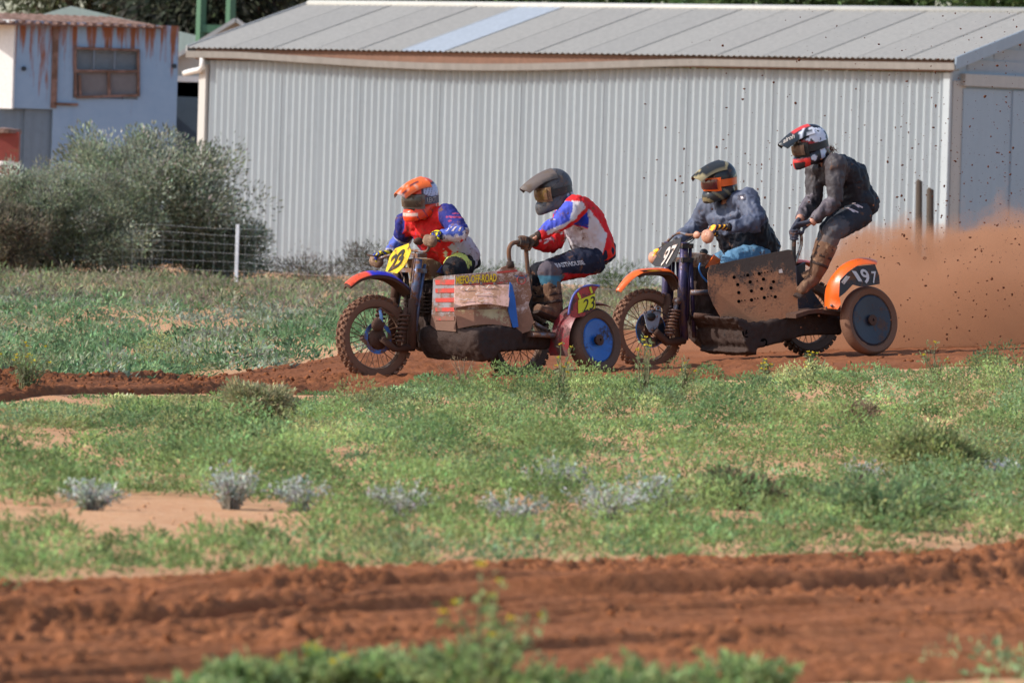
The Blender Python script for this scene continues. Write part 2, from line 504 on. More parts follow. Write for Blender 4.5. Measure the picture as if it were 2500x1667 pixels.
# back slope and closing walls
bdn = (win*math.cos(PITCHR)-UPZ*math.sin(PITCHR))
mb = MB(); a = ridge-wdir*.25; b = ridge+wdir*(wlen+.25)
mb.prism([a, b, b+bdn*(slope+.1), a+bdn*(slope+.1)], -UPZ*.01); obj('back_roof', mb, M_ROOFS[1], shed)
mb = MB(); mb.prism([p+UPZ*(-EAVE-.1)+win*SHED_D for p in (SL-so, SR-so)]+[SR-so+win*SHED_D+UPZ*.1, SL-so+win*SHED_D+UPZ*.1], wout*.02)
obj('back_wall', mb, M_WALL, shed)
mb = MB(); mb.tube([ridge-wdir*.27+UPZ*.01, ridge+wdir*(wlen+.27)+UPZ*.01], .12, 12, flat=.6); obj('ridge_cap', mb, galv('ridge_metal', (.50, .48, .43, 1), .5, 0, .3), shed, True)
for e, base in ((0, SL-so), (1, SR-so)):
    sgn = -1 if e == 0 else 1
    q = base+wdir*(.012*sgn)
    pts = [q+UPZ*(-EAVE-.1), q+win*SHED_D+UPZ*(-EAVE-.1), q+win*SHED_D+UPZ*.12, q+win*SHED_D/2+UPZ*(.12+math.tan(PITCHR)*SHED_D/2), q+UPZ*.12]
    mb = MB(); mb.prism(pts, wdir*(.03*sgn)); obj('gable_wall', mb, M_GABLE, shed)
    # barge boards along the rakes
    for sl in (0, 1):
        c0 = SL-so+wdir*((-.27) if e == 0 else wlen+.27)
        lo = c0+wout*.2+UPZ*.17 if sl == 0 else c0+win*(SHED_D+.2)+UPZ*.17
        hi = ridge+wdir*((-.27) if e == 0 else wlen+.27)+UPZ*.0
        mb = MB(); mb.prism([lo+UPZ*.06, hi+UPZ*.06, hi-UPZ*.14, lo-UPZ*.14], wdir*(.03*sgn)); obj('barge_board', mb, M_TRIM if e == 0 else M_GABLE, shed)
# gable: lintel, horizontal boards above it, the big sliding door below
gb = SR-so+wdir*.045
for k in range(6):
    z = .02+k*.2
    half = max(.2, SHED_D/2-(z+.1)/math.tan(PITCHR))
    mb = MB(); mid = gb+win*SHED_D/2+UPZ*(z)
    mb.prism([mid-win*half, mid+win*half, mid+win*half+UPZ*.19+wdir*.022, mid-win*half+UPZ*.19+wdir*.022], -wdir*.02)
    obj('gable_board', mb, M_GABLE, shed)
mb = MB(); mb.box(gb+win*(SHED_D/2+.1)+UPZ*(-.13)+wdir*.05, (.12, SHED_D-.3, .2), Matrix((wdir, win, UPZ)).transposed()); obj('lintel_beam', mb, M_TRIM, shed)
mb = MB(); mb.box(gb+win*(.2)+UPZ*(-EAVE/2-.1), (.05, .34, EAVE-.1), Matrix((wdir, win, UPZ)).transposed()); obj('corner_board', mb, M_TRIM, shed)
for k in range(4):
    mb = MB(); mb.box(gb+win*(.98+1.33*k)+UPZ*(-EAVE/2-.15)+wdir*(.02+.02*(k % 2)), (.04, 1.36, EAVE-.25), Matrix((wdir, win, UPZ)).transposed()); obj('door_panel', mb, M_GABLE, shed)
mb = MB(); mb.box(SR-so+wout*.03+wdir*.0+UPZ*(-EAVE/2-.05), (.14, .07, EAVE+.05), Matrix((wdir, win, UPZ)).transposed()); obj('corner_flashing', mb, M_WALL, shed)
# rusted fascia and the sagging gutter in front of it
mb = MB(); mb.box((SL-so+SR-so)/2+wout*.09+UPZ*.085, (wlen+.3, .03, .19), Matrix((wdir, win, UPZ)).transposed()); obj('fascia_board', mb, M_RUSTF, shed)
g = []
for i in range(61):
    t = i/60; s = -.28+(wlen+.56)*t
    sag = -.16*max(0, math.sin(math.pi*min(1, max(0, (t-.06)/.62))))**1.3
    c = SL-so+wdir*s+UPZ*(.10+sag*.9)
    g.append([c+wout*.11+UPZ*.03, c+wout*.11-UPZ*.09, c+wout*.22-UPZ*.08, c+wout*.235+UPZ*.03, c+wout*.225+UPZ*.03])
mb = MB(); mb.sheet(g, UPZ*.006); obj('gutter', mb, M_GUTTER, shed)
# white elbow and downpipe at the far corner
c = SL-so+wdir*.08+wout*.17
mb = MB(); mb.tube([c+UPZ*.02, c-UPZ*.14, c-UPZ*.2-wdir*.06, c-UPZ*.24-wdir*.3, c-UPZ*.27-wdir*.44], [.05, .05, .055, .055, .05], 10); obj('gutter_elbow', mb, M_PIPE, shed, True)
mb = MB(); mb.box(SL-so+wdir*.02+wout*.05+UPZ*(-EAVE/2-.1), (.16, .09, EAVE), Matrix((wdir, win, UPZ)).transposed()); obj('downpipe', mb, galv('cream_pipe', (.55, .53, .49, 1), .5, 0, .2), shed)

# ================================================================== rusty cabin on the left
CY = 163.0
def cabmat():
    k = NT('rusty_pale_blue_paint'); v = k.coords((1, 1, 1))
    vs_ = k.coords((5.5, 1, .45)); n1 = k.noise(vs_, 1.1, 6, .65); n2 = k.noise(v, 3.5, 6, .7)
    sep = k.n('SeparateXYZ'); tc = k.n('TexCoord'); k.l(tc.outputs['Object'], sep.inputs[0])
    mr = k.n('MapRange'); k.l(sep.outputs['Z'], mr.inputs[0])
    for i, x in zip((1, 2, 3, 4), (2.9, 4.35, 0, .23)): mr.inputs[i].default_value = x
    ad = k.n('Math', operation='ADD'); k.l(n1, ad.inputs[0]); k.l(mr.outputs[0], ad.inputs[1])
    f = k.ramp(ad.outputs[0], .66, .76)
    base = k.mix(k.ramp(n2, .3, .8), (.215, .325, .465, 1), (.26, .37, .505, 1))
    rust = k.mix(n2, rgb(150, 90, 52), rgb(106, 62, 42))
    k.col(k.mix(f, base, rust)); k.rough(.7)
    return k.m
M_CAB = cabmat()
M_RUST = paint('rust', rgb(134, 106, 96), .9, 0, .45, 3, mudc=rgb(104, 78, 64))
M_CABD = galv('blue_grey_iron', (.17, .23, .29, 1), .6, 0, .5)
M_WHITE = paint('white_sheet', (.78, .77, .74, 1), .5)
M_DARK = paint('dark_opening', (.03, .045, .06, 1), .9)
co = Vector((zat('W', 1970, 600, CY).x, CY, 0))
cab = thing('rusty_cabin', 'tall pale blue iron cabin streaked with rust left of the grey shed', 'cabin', co, R(20))
def cbx(name, p0, p1, y0, y1, mat, par=None):
    """box from pixel corner p0 to p1 of zoom W, on the cabin's front plane"""
    a, b = zat('W', *p0, CY), zat('W', *p1, CY)
    mb = MB(); mb.box(((a.x+b.x)/2-co.x, (y0+y1)/2, (a.z+b.z)/2), (abs(b.x-a.x), abs(y1-y0), abs(a.z-b.z)))
    return obj(name, mb, mat, par or cab)
tl, tr_ = zat('W', 0, 300, CY), zat('W', 1970, 290, CY)
top = tr_.z
# side and back walls
mb = MB(); mb.box((tr_.x-co.x-.05, 1.6, top/2-.05), (.06, 3.1, top+.05)); obj('side_wall', mb, M_CAB, cab)
mb = MB(); mb.box((tr_.x-co.x-2.5, 3.2, top/2-.05), (5, .06, top+.1)); obj('back_wall', mb, M_CAB, cab)
fx = lambda x: zat('W', x, 600, CY).x-co.x
fz = lambda y: zat('W', 1000, y, CY).z
sheets = [(80, 545), (545, 760), (1515, 1965)]
for k, (x0, x1) in enumerate(sheets):
    z0 = fz(1225) if k < 1 else -.1
    mb = MB(); mb.box(((fx(x0)+fx(x1))/2, .005*k, (top+z0)/2), (fx(x1)-fx(x0)+.01, .03, top-z0)); obj('wall_sheet', mb, M_CAB, cab)
mb = MB(); mb.box(((fx(760)+fx(1515))/2, .012, (top+fz(530))/2), (fx(1515)-fx(760), .03, top-fz(530))); obj('wall_sheet', mb, M_CAB, cab)
mb = MB(); mb.box(((fx(760)+fx(1515))/2, .012, (fz(1090)-.1)/2), (fx(1515)-fx(760), .03, fz(1090)+.1)); obj('wall_sheet', mb, M_CAB, cab)
mb = MB(); mb.box((fx(75)-1.1*math.cos(R(42)), -.05+1.1*math.sin(R(42)), (top+fz(1235))/2), (2.2, .08, top-fz(1235)), Matrix.Rotation(-R(42), 3, 'Z')); obj('white_wall_sheet', mb, M_WHITE, cab)
for x0, x1 in ((-420, 240), (235, 545)):
    mb = MB(); mb.box(((fx(x0)+fx(x1))/2, .14 if x0 < 0 else .10, fz(1230)/2-.1), (fx(x1)-fx(x0), .03, fz(1230)+.2)); obj('lower_sheet', mb, M_CABD, cab)
mb = MB(); mb.box(((fx(510)+fx(575))/2, -.03, (top+fz(1210))/2), (fx(575)-fx(510), .05, top-fz(1210))); obj('rusty_post', mb, M_RUST, cab)
mb = MB(); mb.box(((fx(545)+fx(820))/2, -.03, fz(1165)), (fx(820)-fx(545), .05, .05)); obj('rusty_rail', mb, M_RUST, cab)
mb = MB()
mb.prism([(fx(-420), -.25, fz(325)), (fx(1780), -.2, fz(300)), (fx(1780), 3.3, fz(262)+.12), (fx(-420), 3.3, fz(235)+.12)], (0, 0, .035)); obj('roof', mb, M_RUST, cab)
for x in np.linspace(-380, 1740, 22):
    mb = MB(); mb.bar((fx(x), -.27, fz(315)+.05), (fx(x), 3.3, fz(248)+.165), .05, .03); obj('roof_rib', mb, M_RUST, cab)
# window: mesh above, boards below
win_ = thing('window', '', '', (0, 0, 0)); win_.parent = cab
for k in ('label', 'category'):
    if k in win_: del win_[k]
mb = MB(); mb.box(((fx(770)+fx(1500))/2, .12, (fz(530)+fz(800))/2), (1.75, .02, .62)); obj('inner_sheet', mb, galv('window_inner', (.50, .56, .62, 1), .6), win_)
F_ = [((765, 545), (1510, 545), .05), ((765, 795), (1515, 780), .06), ((800, 1085), (1520, 1040), .06), ((770, 540), (790, 1085), .05), ((1500, 540), (1515, 1050), .05), ((1165, 800), (1180, 1060), .05), ((830, 840), (845, 1060), .04)]
for a, b, w in F_:
    mb = MB(); mb.bar((fx(a[0]), -.03, fz(a[1])), (fx(b[0]), -.03, fz(b[1])), .05, w, Vector((0, 1, 0))); obj('frame', mb, M_RUST, win_)
for x in (995, 1235):
    mb = MB(); mb.bar((fx(x), .0, fz(545)), (fx(x), .0, fz(790)), .03, .05, Vector((0, 1, 0))); obj('mullion', mb, paint('old_blue_frame', (.16, .2, .25, 1), .7), win_)
mb = MB()
for x in np.linspace(785, 1490, 34): mb.bar((fx(x), .02, fz(550)), (fx(x), .02, fz(785)), .006, .006)
for y in np.linspace(560, 785, 12): mb.bar((fx(780), .02, fz(y)), (fx(1490), .02, fz(y)), .006, .006)
tag(obj('wire_mesh', mb, M_DARK, win_), kind='stuff')
for x0, x1 in ((790, 1165), (1180, 1500)):
    mb = MB(); mb.box(((fx(x0)+fx(x1))/2, .01, (fz(800)+fz(1065))/2), (fx(x1)-fx(x0), .02, fz(800)-fz(1065))); obj('board_panel', mb, galv('weathered_board', (.17, .16, .165, 1), .8, 0, .5, (3, 3, 3)), win_)
for x, y in ((190, 790), (1920, 705)):
    mb = MB(); mb.tube([(fx(x), -.06, fz(y)), (fx(x), .02, fz(y))], .045, 10); obj('bolt_cap', mb, M_DARK, cab)
# red bowser beside the cabin
q = zat('BA', 30, 1200, 143); g0 = Vector((q.x, q.y, 0))
bw = thing('fuel_bowser', 'weathered red metal bowser with rusty cap standing before the blue grey sheets', 'bowser', g0)
zt, zm = zat('BA', 40, 1040, 143).z, zat('BA', 40, 1305, 143).z
M_RED = paint('weathered_red', rgb(132, 56, 46), .7, 0, .3, 4)
mb = MB(); mb.lathe([(0, 0), (.27, 0), (.27, zm-.06), (.22, zm), (0, zm)], (0, 0, 0), (0, 0, 1), 20); obj('pedestal', mb, M_RED, bw, angle=R(40))
mb = MB(); mb.box((0, 0, (zt+zm)/2), (.52, .42, zt-zm-.05)); obj('housing', mb, M_RED, bw)
mb = MB(); mb.lathe([(0, 0), (.3, 0), (.28, .07), (0, .1)], (0, 0, zt-.05), (0, 0, 1), 20); obj('cap', mb, M_RUST, bw)
mb = MB(); mb.lathe([(0, 0), (.29, 0), (.29, .07), (0, .07)], (0, 0, zm-.03), (0, 0, 1), 20); obj('collar', mb, M_WHITE, bw)

# small shed seen in the gap
g1 = zat('BA', 1490, 620, 172); ga, gb2 = zat('BA', 1420, 455, 172), zat('BA', 1600, 350, 172)
gs = thing('small_shed', 'cream gabled shed with a dark open front in the gap beside the downpipe', 'shed', (g1.x, 172, 0))
ax_, az_, bx_, bz_ = ga.x-g1.x, ga.z, gb2.x-g1.x+.7, gb2.z+.45
mb = MB(); mb.prism([(ax_-1.2, 0, az_-.8), (bx_, 0, bz_), (bx_*2+1.2-ax_, 0, az_-.8), (bx_*2+1.2-ax_, 0, g1.z), (ax_-1.2, 0, g1.z)], (0, .1, 0)); obj('gable_wall', mb, galv('cream_sheet', (.47, .44, .38, 1), .6), gs)
mb = MB(); mb.bar((ax_-1.4, -.1, az_-.9), (bx_, -.1, bz_+.05), .3, .08); mb.bar((bx_, -.1, bz_+.05), (bx_*2+1.4-ax_, -.1, az_-.9), .3, .08); obj('barge_board', mb, M_TRIM, gs)
mb = MB(); mb.box((bx_-.2, -.03, g1.z-.03), (4.0, .06, .12)); obj('lintel_beam', mb, M_PIPE, gs)
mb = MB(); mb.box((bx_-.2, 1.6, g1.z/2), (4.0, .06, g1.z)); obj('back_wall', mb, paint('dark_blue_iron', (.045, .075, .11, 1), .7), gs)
for x in (bx_-2.2, bx_+1.8):
    mb = MB(); mb.box((x, .85, g1.z/2), (.06, 1.6, g1.z)); obj('side_wall', mb, M_CABD, gs)

# green lattice tower behind the sheds
tx0, tx1 = zat('BA', 1600, 200, 175), zat('BA', 1840, 200, 175)
M_GRN = paint('green_paint', rgb(72, 112, 84), .6)
tw = thing('tank_stand', 'tall green steel stand rising behind the shed roof', 'tower', ((tx0.x+tx1.x)/2, 175, 0))
hw = (tx1.x-tx0.x)/2
for sx in (-1, 1):
    for sy in (-1, 1):
        mb = MB(); mb.bar((sx*hw, sy*hw, 0), (sx*hw*.96, sy*hw*.96, 9), .13, .13); obj('leg', mb, M_GRN, tw)
for z in (1.5, tx0.z-.08, tx0.z+2.1, 8.9):
    for a, b in (((-1, -1), (1, -1)), ((1, -1), (1, 1)), ((1, 1), (-1, 1)), ((-1, 1), (-1, -1))):
        mb = MB(); mb.bar((a[0]*hw, a[1]*hw, z), (b[0]*hw, b[1]*hw, z), .1, .16); obj('rail', mb, M_GRN, tw)
for a, b in (((-1, -1), (1, -1)), ((-1, 1), (1, 1))):
    mb = MB(); mb.bar((a[0]*hw, a[1]*hw, 1.5), (b[0]*hw, b[1]*hw, tx0.z-.1), .06, .06); obj('brace', mb, M_GRN, tw)
# pale green roof far left
q = zat('W', 780, 200, 180)
fr_ = thing('green_roofed_house', 'far pale green roofed house behind the rusty cabin', 'house', (q.x, 180, 0))
mb = MB(); mb.prism([(-4.5, 0, q.z-1.2), (0, 0, q.z+.25), (3.2, 0, q.z-.4), (3.2, 0, q.z-1.2)], (0, 6, 0)); obj('roof', mb, galv('pale_green_roof', (.36, .46, .43, 1), .5), fr_)
mb = MB(); mb.box((-.6, 3, (q.z-1.2)/2), (7, 5.6, q.z-1.2)); obj('wall', mb, M_CABD, fr_)

# ================================================================== wire fence and posts
FA, FB = zat('BD', 0, 725, 132.0), zat('BD', 1507, 772, 126.0)
FA.z = FB.z = 0.0
fd = (FB-FA); fl = fd.length; fd.normalize()
M_WIRE = paint('galvanised_wire', (.42, .44, .45, 1), .4, .6)
M_POST = paint('steel_post', (.72, .76, .80, 1), .5, .0)
fence = thing('wire_fence', 'low wire stock fence on thin steel posts along the paddock', 'fence', FB)
ph = (zat('BD', 1520, 375, 126.0)-zat('BD', 1507, 772, 126.0)).z
def fp(s, z):
    p = FB+fd*s-FB; return Vector((p.x, p.y, z+float(Z0(FB.x+p.x, FB.y+p.y))))
for s in (-fl*1.6, 0):
    mb = MB()
    b = fp(s, -.1); t = fp(s, ph+.02)
    mb.bar(b, t, .10, .014, Vector((1, .3, 0))); mb.bar(b+Vector((0, -.02, 0)), t+Vector((0, -.02, 0)), .02, .05, Vector((1, .3, 0)))
    obj('post', mb, M_POST, fence)
for k, z in enumerate((.12, .24, .37, .5, .64, .77, ph-.05)):
    mb = MB(); mb.tube([fp(s, z+.008*math.sin(s*1.7+k)) for s in np.linspace(-fl*1.4, fl*2.95, 40)], .0017, 4); obj('wire', mb, M_WIRE, fence)
for s in np.arange(-fl*1.4, fl*2.9, .3):
    mb = MB(); mb.tube([fp(s, .1), fp(s+.01, .78)], .0014, 3); obj('stay_wire', mb, M_WIRE, fence)
M_TIMB = galv('weathered_timber', (.075, .055, .04, 1), .9, 0, .5)
for k, (x, y0, y1, Yp) in enumerate(((1085, 125, 410, 118), (1170, 190, 400, 119))):
    tp = zat('BE', x, y0, Yp); zb = float(Z0(tp.x, Yp))
    mb = MB(); pts = [(0, 0, zb-.2), (.01, 0, tp.z*.5), (-.01, 0, tp.z-.02), (0, 0, tp.z)]
    mb.tube(pts, [.05, .048, .045, .03] if k == 0 else [.06, .055, .05, .04], 9)
    o = obj('timber_post', mb, M_TIMB, None, angle=R(40)); o.location = (tp.x, Yp, 0)
    tag(o, ('taller' if k == 0 else 'shorter')+' of two weathered timber posts beside the corner of the shed', 'post', 'timber posts by the shed')
# ================================================================== shrubs and trees
def cluster_crown(c, ax, ncl, nleaf, ln, wd, colr, cl=.28, shell=.55, seed=0, up=.5, droop=0., flat_bottom=True):
    """leaves in clumps spread through an uneven volume"""
    L = Leaves(); r = np.random.default_rng(seed)
    u = r.normal(size=(ncl, 3)); u /= np.linalg.norm(u, axis=1, keepdims=True)
    rad = (shell+(1-shell)*r.random((ncl, 1)))*(.80+.42*vnoise(u[:, 0]*2.6+seed, u[:, 1]*2.6, u[:, 2]*2.6, s=seed)[:, None])
    C = np.array(c)+u*rad*np.array(ax)
    cs = cl*(.6+.8*r.random(ncl))
    tone = np.exp(r.normal(0, .3, (ncl, 1)))
    for i in range(ncl):
        k = int(nleaf*(.6+.8*r.random()))
        d = r.normal(size=(k, 3)); d /= np.linalg.norm(d, axis=1, keepdims=True)
        p = C[i]+d*(r.random((k, 1))**.4)*cs[i]*np.array([1, 1, .85])
        dd = d+u[i]*.5+np.array([0, 0, up-droop]); dd += r.normal(0, .35, (k, 3))
        cc = cvar(colr[i % len(colr)], k, .25)*tone[i]
        L.add(p, dd, ln*(.6+.8*r.random(k)), wd*(.6+.8*r.random(k)), cc, nr=d+u[i]*.4+np.array([0, 0, .25]))
    return L, C
LG = 1.75
M_BARK = paint('bark', rgb(96, 80, 68), .9, 0, .4, 6, mudc=rgb(70, 58, 50))
def shrub(name, label, base, ax, cz, ncl, nleaf, ln, wd, colr, cl, seed, cat='shrub', group=None, trunk=.05, nst=7):
    t = thing(name, label, cat, base, 0, group)
    L, C = cluster_crown((0, 0, cz), ax, ncl, nleaf, ln, wd, colr, cl, seed=seed)
    L.build('crown', M_LEAF, t)
    mb = MB(); r = np.random.default_rng(seed+1)
    for k in range(nst):
        p = C[r.integers(0, len(C))]*.85; p[2] = max(p[2], cz*.6)
        m_ = np.array([p[0]*.35, p[1]*.35, p[2]*.45])+r.normal(0, .06, 3)*ax[0]
        mb.tube([(p[0]*.06, p[1]*.06, -.05), m_, p], [trunk, trunk*.7, trunk*.3], 6)
    obj('trunk', mb, M_BARK, t)
    return t
OLIVE = [(.25, .28, .19), (.29, .315, .225), (.2, .23, .145), (.34, .36, .28)]
b0 = zat('N', 325, 640, 131); b0.z = 0
shrub('saltbush', 'large grey green saltbush against the corner of the shed, behind the wire fence', b0, (1.92, 1.4, 1.32), 1.15, 470, 130, .072, .025, OLIVE, .31, 4)
b1 = zat('N', 130, 640, 129.5); b1.z = 0
shrub('saltbush', 'middling grey green saltbush below the blue cabin wall beside the largest bush', b1, (1.75, 1.1, 1.12), .9, 260, 185, .06, .021, OLIVE, .24, 5)
b2 = zat('N', -10, 640, 128.5); b2.z = 0
shrub('saltbush', 'brownish saltbush in front of the red bowser, cut by the picture edge', b2, (.95, .8, .75), .55, 110, 185, .06, .021, [(.16, .15, .10), (.19, .17, .12)], .22, 6)
b3 = zat('N', 505, 640, 131.5); b3.z = 0
shrub('saltbush', 'low grey green saltbush spreading behind the steel fence post', b3, (.85, .8, .62), .5, 120, 130, .07, .024, OLIVE, .22, 7)
# twiggy dry brush along the foot of the shed
DRY = [(.12, .095, .075), (.10, .085, .07), (.09, .10, .06)]
for k, (x, s, w, lab) in enumerate(((700, .42, .9, 'low dry grey brush at the foot of the shed next to the large saltbush'), (850, .75, .6, 'taller twiggy brown brush against the shed behind the leading front wheel'),
                               (1120, .4, .9, 'low green brush at the foot of the shed behind the leading riders'), (1420, .5, .6, 'small green brush against the shed between the two outfits'),
                               (2130, .75, .55, 'dry brush growing around the two timber posts'))):
    p = zat('N', x, 620, 133-k*2.2 if k < 4 else 118); p.z = 0
    cc = DRY if k in (0, 1, 4) else [(.07, .11, .045), (.09, .12, .05)]
    shrub('brush', lab, p, (w, .5, s*.55), s*.5, 40, 60, .07, .012, cc, .2, 20+k, 'brush', 'brush along the shed', .012, 14)

GUM = [(.085, .10, .055), (.11, .125, .07), (.07, .085, .045)]
GREEN = [(.10, .16, .06), (.13, .195, .075), (.085, .135, .05)]
def tree(label, x, Y, h, r, colr, seed, ncl=150, droop=.6, cz=None, lean=0, group='trees behind the sheds'):
    t = thing('gum_tree' if colr is GUM else 'broadleaf_tree', label, 'tree', (x, Y, 0), 0, group)
    cz = cz or h*.66
    L, C = cluster_crown((lean, 0, cz), (r, r*.9, h*.36), ncl, 70, .26, .085, colr, .85, shell=.3, seed=seed, up=.1, droop=droop)
    L.build('crown', M_LEAF, t)
    mb = MB(); rr = np.random.default_rng(seed)
    fork = Vector((lean*.3, 0, cz*.45))
    mb.tube([(0, 0, -.2), (lean*.1, 0, cz*.2), fork], [.32, .26, .22], 9)
    for k in range(9):
        q = Vector(C[rr.integers(0, len(C))]); md = fork.lerp(q, .5)+Vector((0, 0, .3))
        mb.tube([fork, md, q], [.17, .1, .03], 7)
    obj('trunk', mb, M_BARK, t)
tree('drooping gum tree with a dark trunk behind the far end of the rusty cabin', -14.0, 186, 9.5, 3.2, GUM, 31)
tree('grey gum tree with slanting limbs behind the middle of the cabin roof', -9.6, 192, 10, 2.9, GUM, 32, 130, cz=6.9)
tree('dense brownish gum tree between the cabin and the green stand', -6.8, 184, 9.5, 2.4, [(.05, .055, .035), (.065, .065, .045)], 33, 170, cz=5.6)
tree('green gum tree beside the green stand, overhanging the shed ridge', -4.2, 190, 10, 2.8, GUM, 34, 170, cz=6.4)
for k, (x, Y, lab) in enumerate(((-.6, 190, 'mid green tree peeping over the left half of the ridge'), (3.0, 194, 'bright green tree over the middle of the ridge'), (5.6, 188, 'bushy green tree over the ridge above the standing passenger'),
                                 (8.4, 192, 'dark green tree over the right half of the ridge'), (11.3, 187, 'tall green tree above the gable end'), (14.5, 193, 'outer green tree past the gable end'))):
    tree(lab, x, Y, 9.5 if k else 8.2, 2.6, GREEN, 50+k, 120, .2, cz=6.0 if k else 5.4)

# ================================================================== ground cover
def half(Y): return .0665*Y+1.2
PAT = [(-1.6, 38.2, .9, 1.9, .9), (1.75, 47.8, 1.25, 1.7, 1.0), (-2.6, 42.6, .9, .8, .8), (3.6, 47.2, 1.0, 1.2, 1.0), (-.6, 45.6, 1.2, .5, .7), (.4, 46.2, .8, .5, .7),
       (1.3, 64.6, .9, .7, .6), (2.6, 66.8, 1.0, .8, .8), (-1.9, 60.5, .5, .7, .7), (3.4, 62.5, .5, 1.4, .8), (-.8, 63.0, .5, .6, .5)]
def dens(x, Y):
    d = .5+.8*fbm(x*.8, Y*.34, s=71, o=4)+.28
    for cx, cy, rx, ry, k in PAT:
        q = ((x-cx)/rx)**2+((Y-cy)/ry)**2
        d = d-1.25*k*(1-sstep(.55, 1.25, q+.75*fbm(x*2.2, Y*.9, s=88, o=3)))
    fN = np.interp(x, fore_F[:, 0], fore_F[:, 1])
    d = d+.9*(1-sstep(.5, 2.7, Y-fN))
    d = np.where(in_track(x, Y, near_N, near_F, .85+.6*fbm(x*1.7, Y*.5, s=64, o=2)) | in_track(x, Y, fore_N, fore_F, -.4), 0, d)
    dn = np.interp(x, near_N[:, 0], near_N[:, 1])-Y
    d = d+.25*(1-sstep(.5, 3, np.abs(dn-1.5)))*(dn > .1)
    return np.clip(d, 0, 1)
WEED = [(.195, .29, .105), (.24, .325, .115), (.16, .265, .105), (.28, .31, .13), (.215, .315, .15)]
YGR = [(.2, .29, .10), (.23, .31, .12)]
SILV = [(.48, .52, .46), (.56, .6, .54), (.38, .42, .37)]
def cover(name, label, Y0, Y1, per, rlo, rhi, hlo, hhi, nl, ln, wd, pal, dfun, seed, halff=half):
    r = np.random.default_rng(seed); L = Leaves()
    N = int(per*(Y1-Y0)*2*halff((Y0+Y1)/2))
    Y = Y0+(Y1-Y0)*r.random(N); x = (r.random(N)*2-1)*halff(Y)
    k = r.random(N) < dfun(x, Y); x, Y = x[k], Y[k]; N = len(x)
    rad = rlo+(rhi-rlo)*r.random(N)**1.6; hh = hlo+(hhi-hlo)*r.random(N)**1.5
    hh = hh*(.75+.5*sstep(-.4, .5, fbm(x*.9, Y*.5, s=seed, o=2)))
    dn = np.interp(x, near_N[:, 0], near_N[:, 1])-Y
    if seed != 107: wl = sstep(-.6, -2.4, x); hh = hh*np.where(dn > 0, (.42+.58*sstep(.8, 6, dn))*(1-wl)+wl*(.22+.78*sstep(3, 13, dn)), 1)
    z = Z0(x, Y)
    pi = ((fbm(x*.7, Y*.4, s=seed+9, o=3)+.6)/1.2*len(pal)+r.normal(0, .8, N)).astype(int).clip(0, len(pal)-1)
    pal_ = np.array(pal)[pi]*np.exp(r.normal(0, .28, (N, 1)))
    cnt = (nl*(.6+.8*r.random(N))).astype(int)
    idx = np.repeat(np.arange(N), cnt); n = len(idx)
    a = r.random(n)*2*np.pi; q = np.sqrt(r.random(n))
    h = hh[idx]*np.sqrt(np.clip(1-q**2*.96, .02, 1))*(.2+.8*r.random(n)**.45)
    P = np.stack([x[idx]+np.cos(a)*q*rad[idx], Y[idx]+np.sin(a)*q*rad[idx], z[idx]+h], 1)
    D = np.stack([np.cos(a)*q*.8, np.sin(a)*q*.8, .55+.0*a], 1)+r.normal(0, .45, (n, 3))
    C = np.clip(pal_[idx]*np.exp(r.normal(0, .13, (n, 1)))*np.exp(r.normal(0, .07, (n, 3))), 0, .8)
    NR = np.stack([np.cos(a)*q, np.sin(a)*q, .75+0*a], 1)
    L.add(P, D, ln*(.5+r.random(n)), wd*(.5+r.random(n)), C, nr=NR)
    o = L.build(name, M_LEAF)
    tag(o, label, kind='stuff')
    return n
nl_ = 0
nl_ += cover('weeds', 'low green weeds covering the ground between the two tracks', 41, 73, 5.4, .10, .30, .06, .20, 122, .028, .0125, WEED, dens, 101)
nl_ += cover('weeds', 'rounded bushy green weeds between the two tracks', 41, 73, 1.7, .18, .46, .14, .33, 440, .027, .011, WEED, dens, 106)
nl_ += cover('weeds', 'fine ground hugging weeds between the two tracks', 41, 73, 11, .05, .16, .02, .06, 28, .022, .009, WEED, lambda x, Y: np.where(in_track(x, Y, near_N, near_F, .5) | in_track(x, Y, fore_N, fore_F, .02), 0, np.maximum(dens(x, Y), .10)), 105)
nl_ += cover('weeds', 'soft grass and weeds along the edge of the near track', 27, 42, 22, .06, .22, .05, .19, 55, .034, .010, YGR+WEED, dens, 102)
def dens_b(x, Y):
    d = .98+.75*fbm(x*.35, Y*.16, s=55, o=4)
    d = np.where(Y < np.interp(x, near_F[:, 0], near_F[:, 1]), 0, d)
    d = d*(1-.75*np.exp(-((Y-117)/4)**2))
    d = d*(1-.8*(1-sstep(.5, 1.1, ((x+2.6)/1.8)**2+((Y-79.5)/3.2)**2)))
    d = d*(1-.8*(1-sstep(.5, 1.1, ((x+4.3)/1.0)**2+((Y-71)/2)**2)))
    d = d*(1-.8*(1-sstep(.5, 1.1, ((x+3.3)/1.2)**2+((Y-91)/2.5)**2)))
    return np.clip(d, 0, 1)
BACK = [(.14, .25, .12), (.16, .265, .13), (.12, .225, .105), (.2, .26, .15), (.24, .29, .22)]
nl_ += cover('weeds', 'dense low green weeds of the paddock behind the race track', 60, 100, 8.5, .14, .38, .06, .24, 46, .06, .02, BACK, dens_b, 103)
nl_ += cover('weeds', 'brownish dry weeds of the paddock near the fence', 98, 128, 5.0, .2, .5, .06, .26, 32, .09, .02, [(.2, .23, .13), (.23, .21, .15), (.15, .22, .10), (.25, .23, .17)], dens_b, 104)
def dens_e(x, Y):
    dn = np.interp(x, near_N[:, 0], near_N[:, 1])-Y
    return np.clip(1.6*fbm(x*1.1, Y*.3, s=91, o=3)+.15, 0, 1)*(dn > -.6)*(dn < 1.8)*(.08+.92*sstep(-2.2, -1, x))
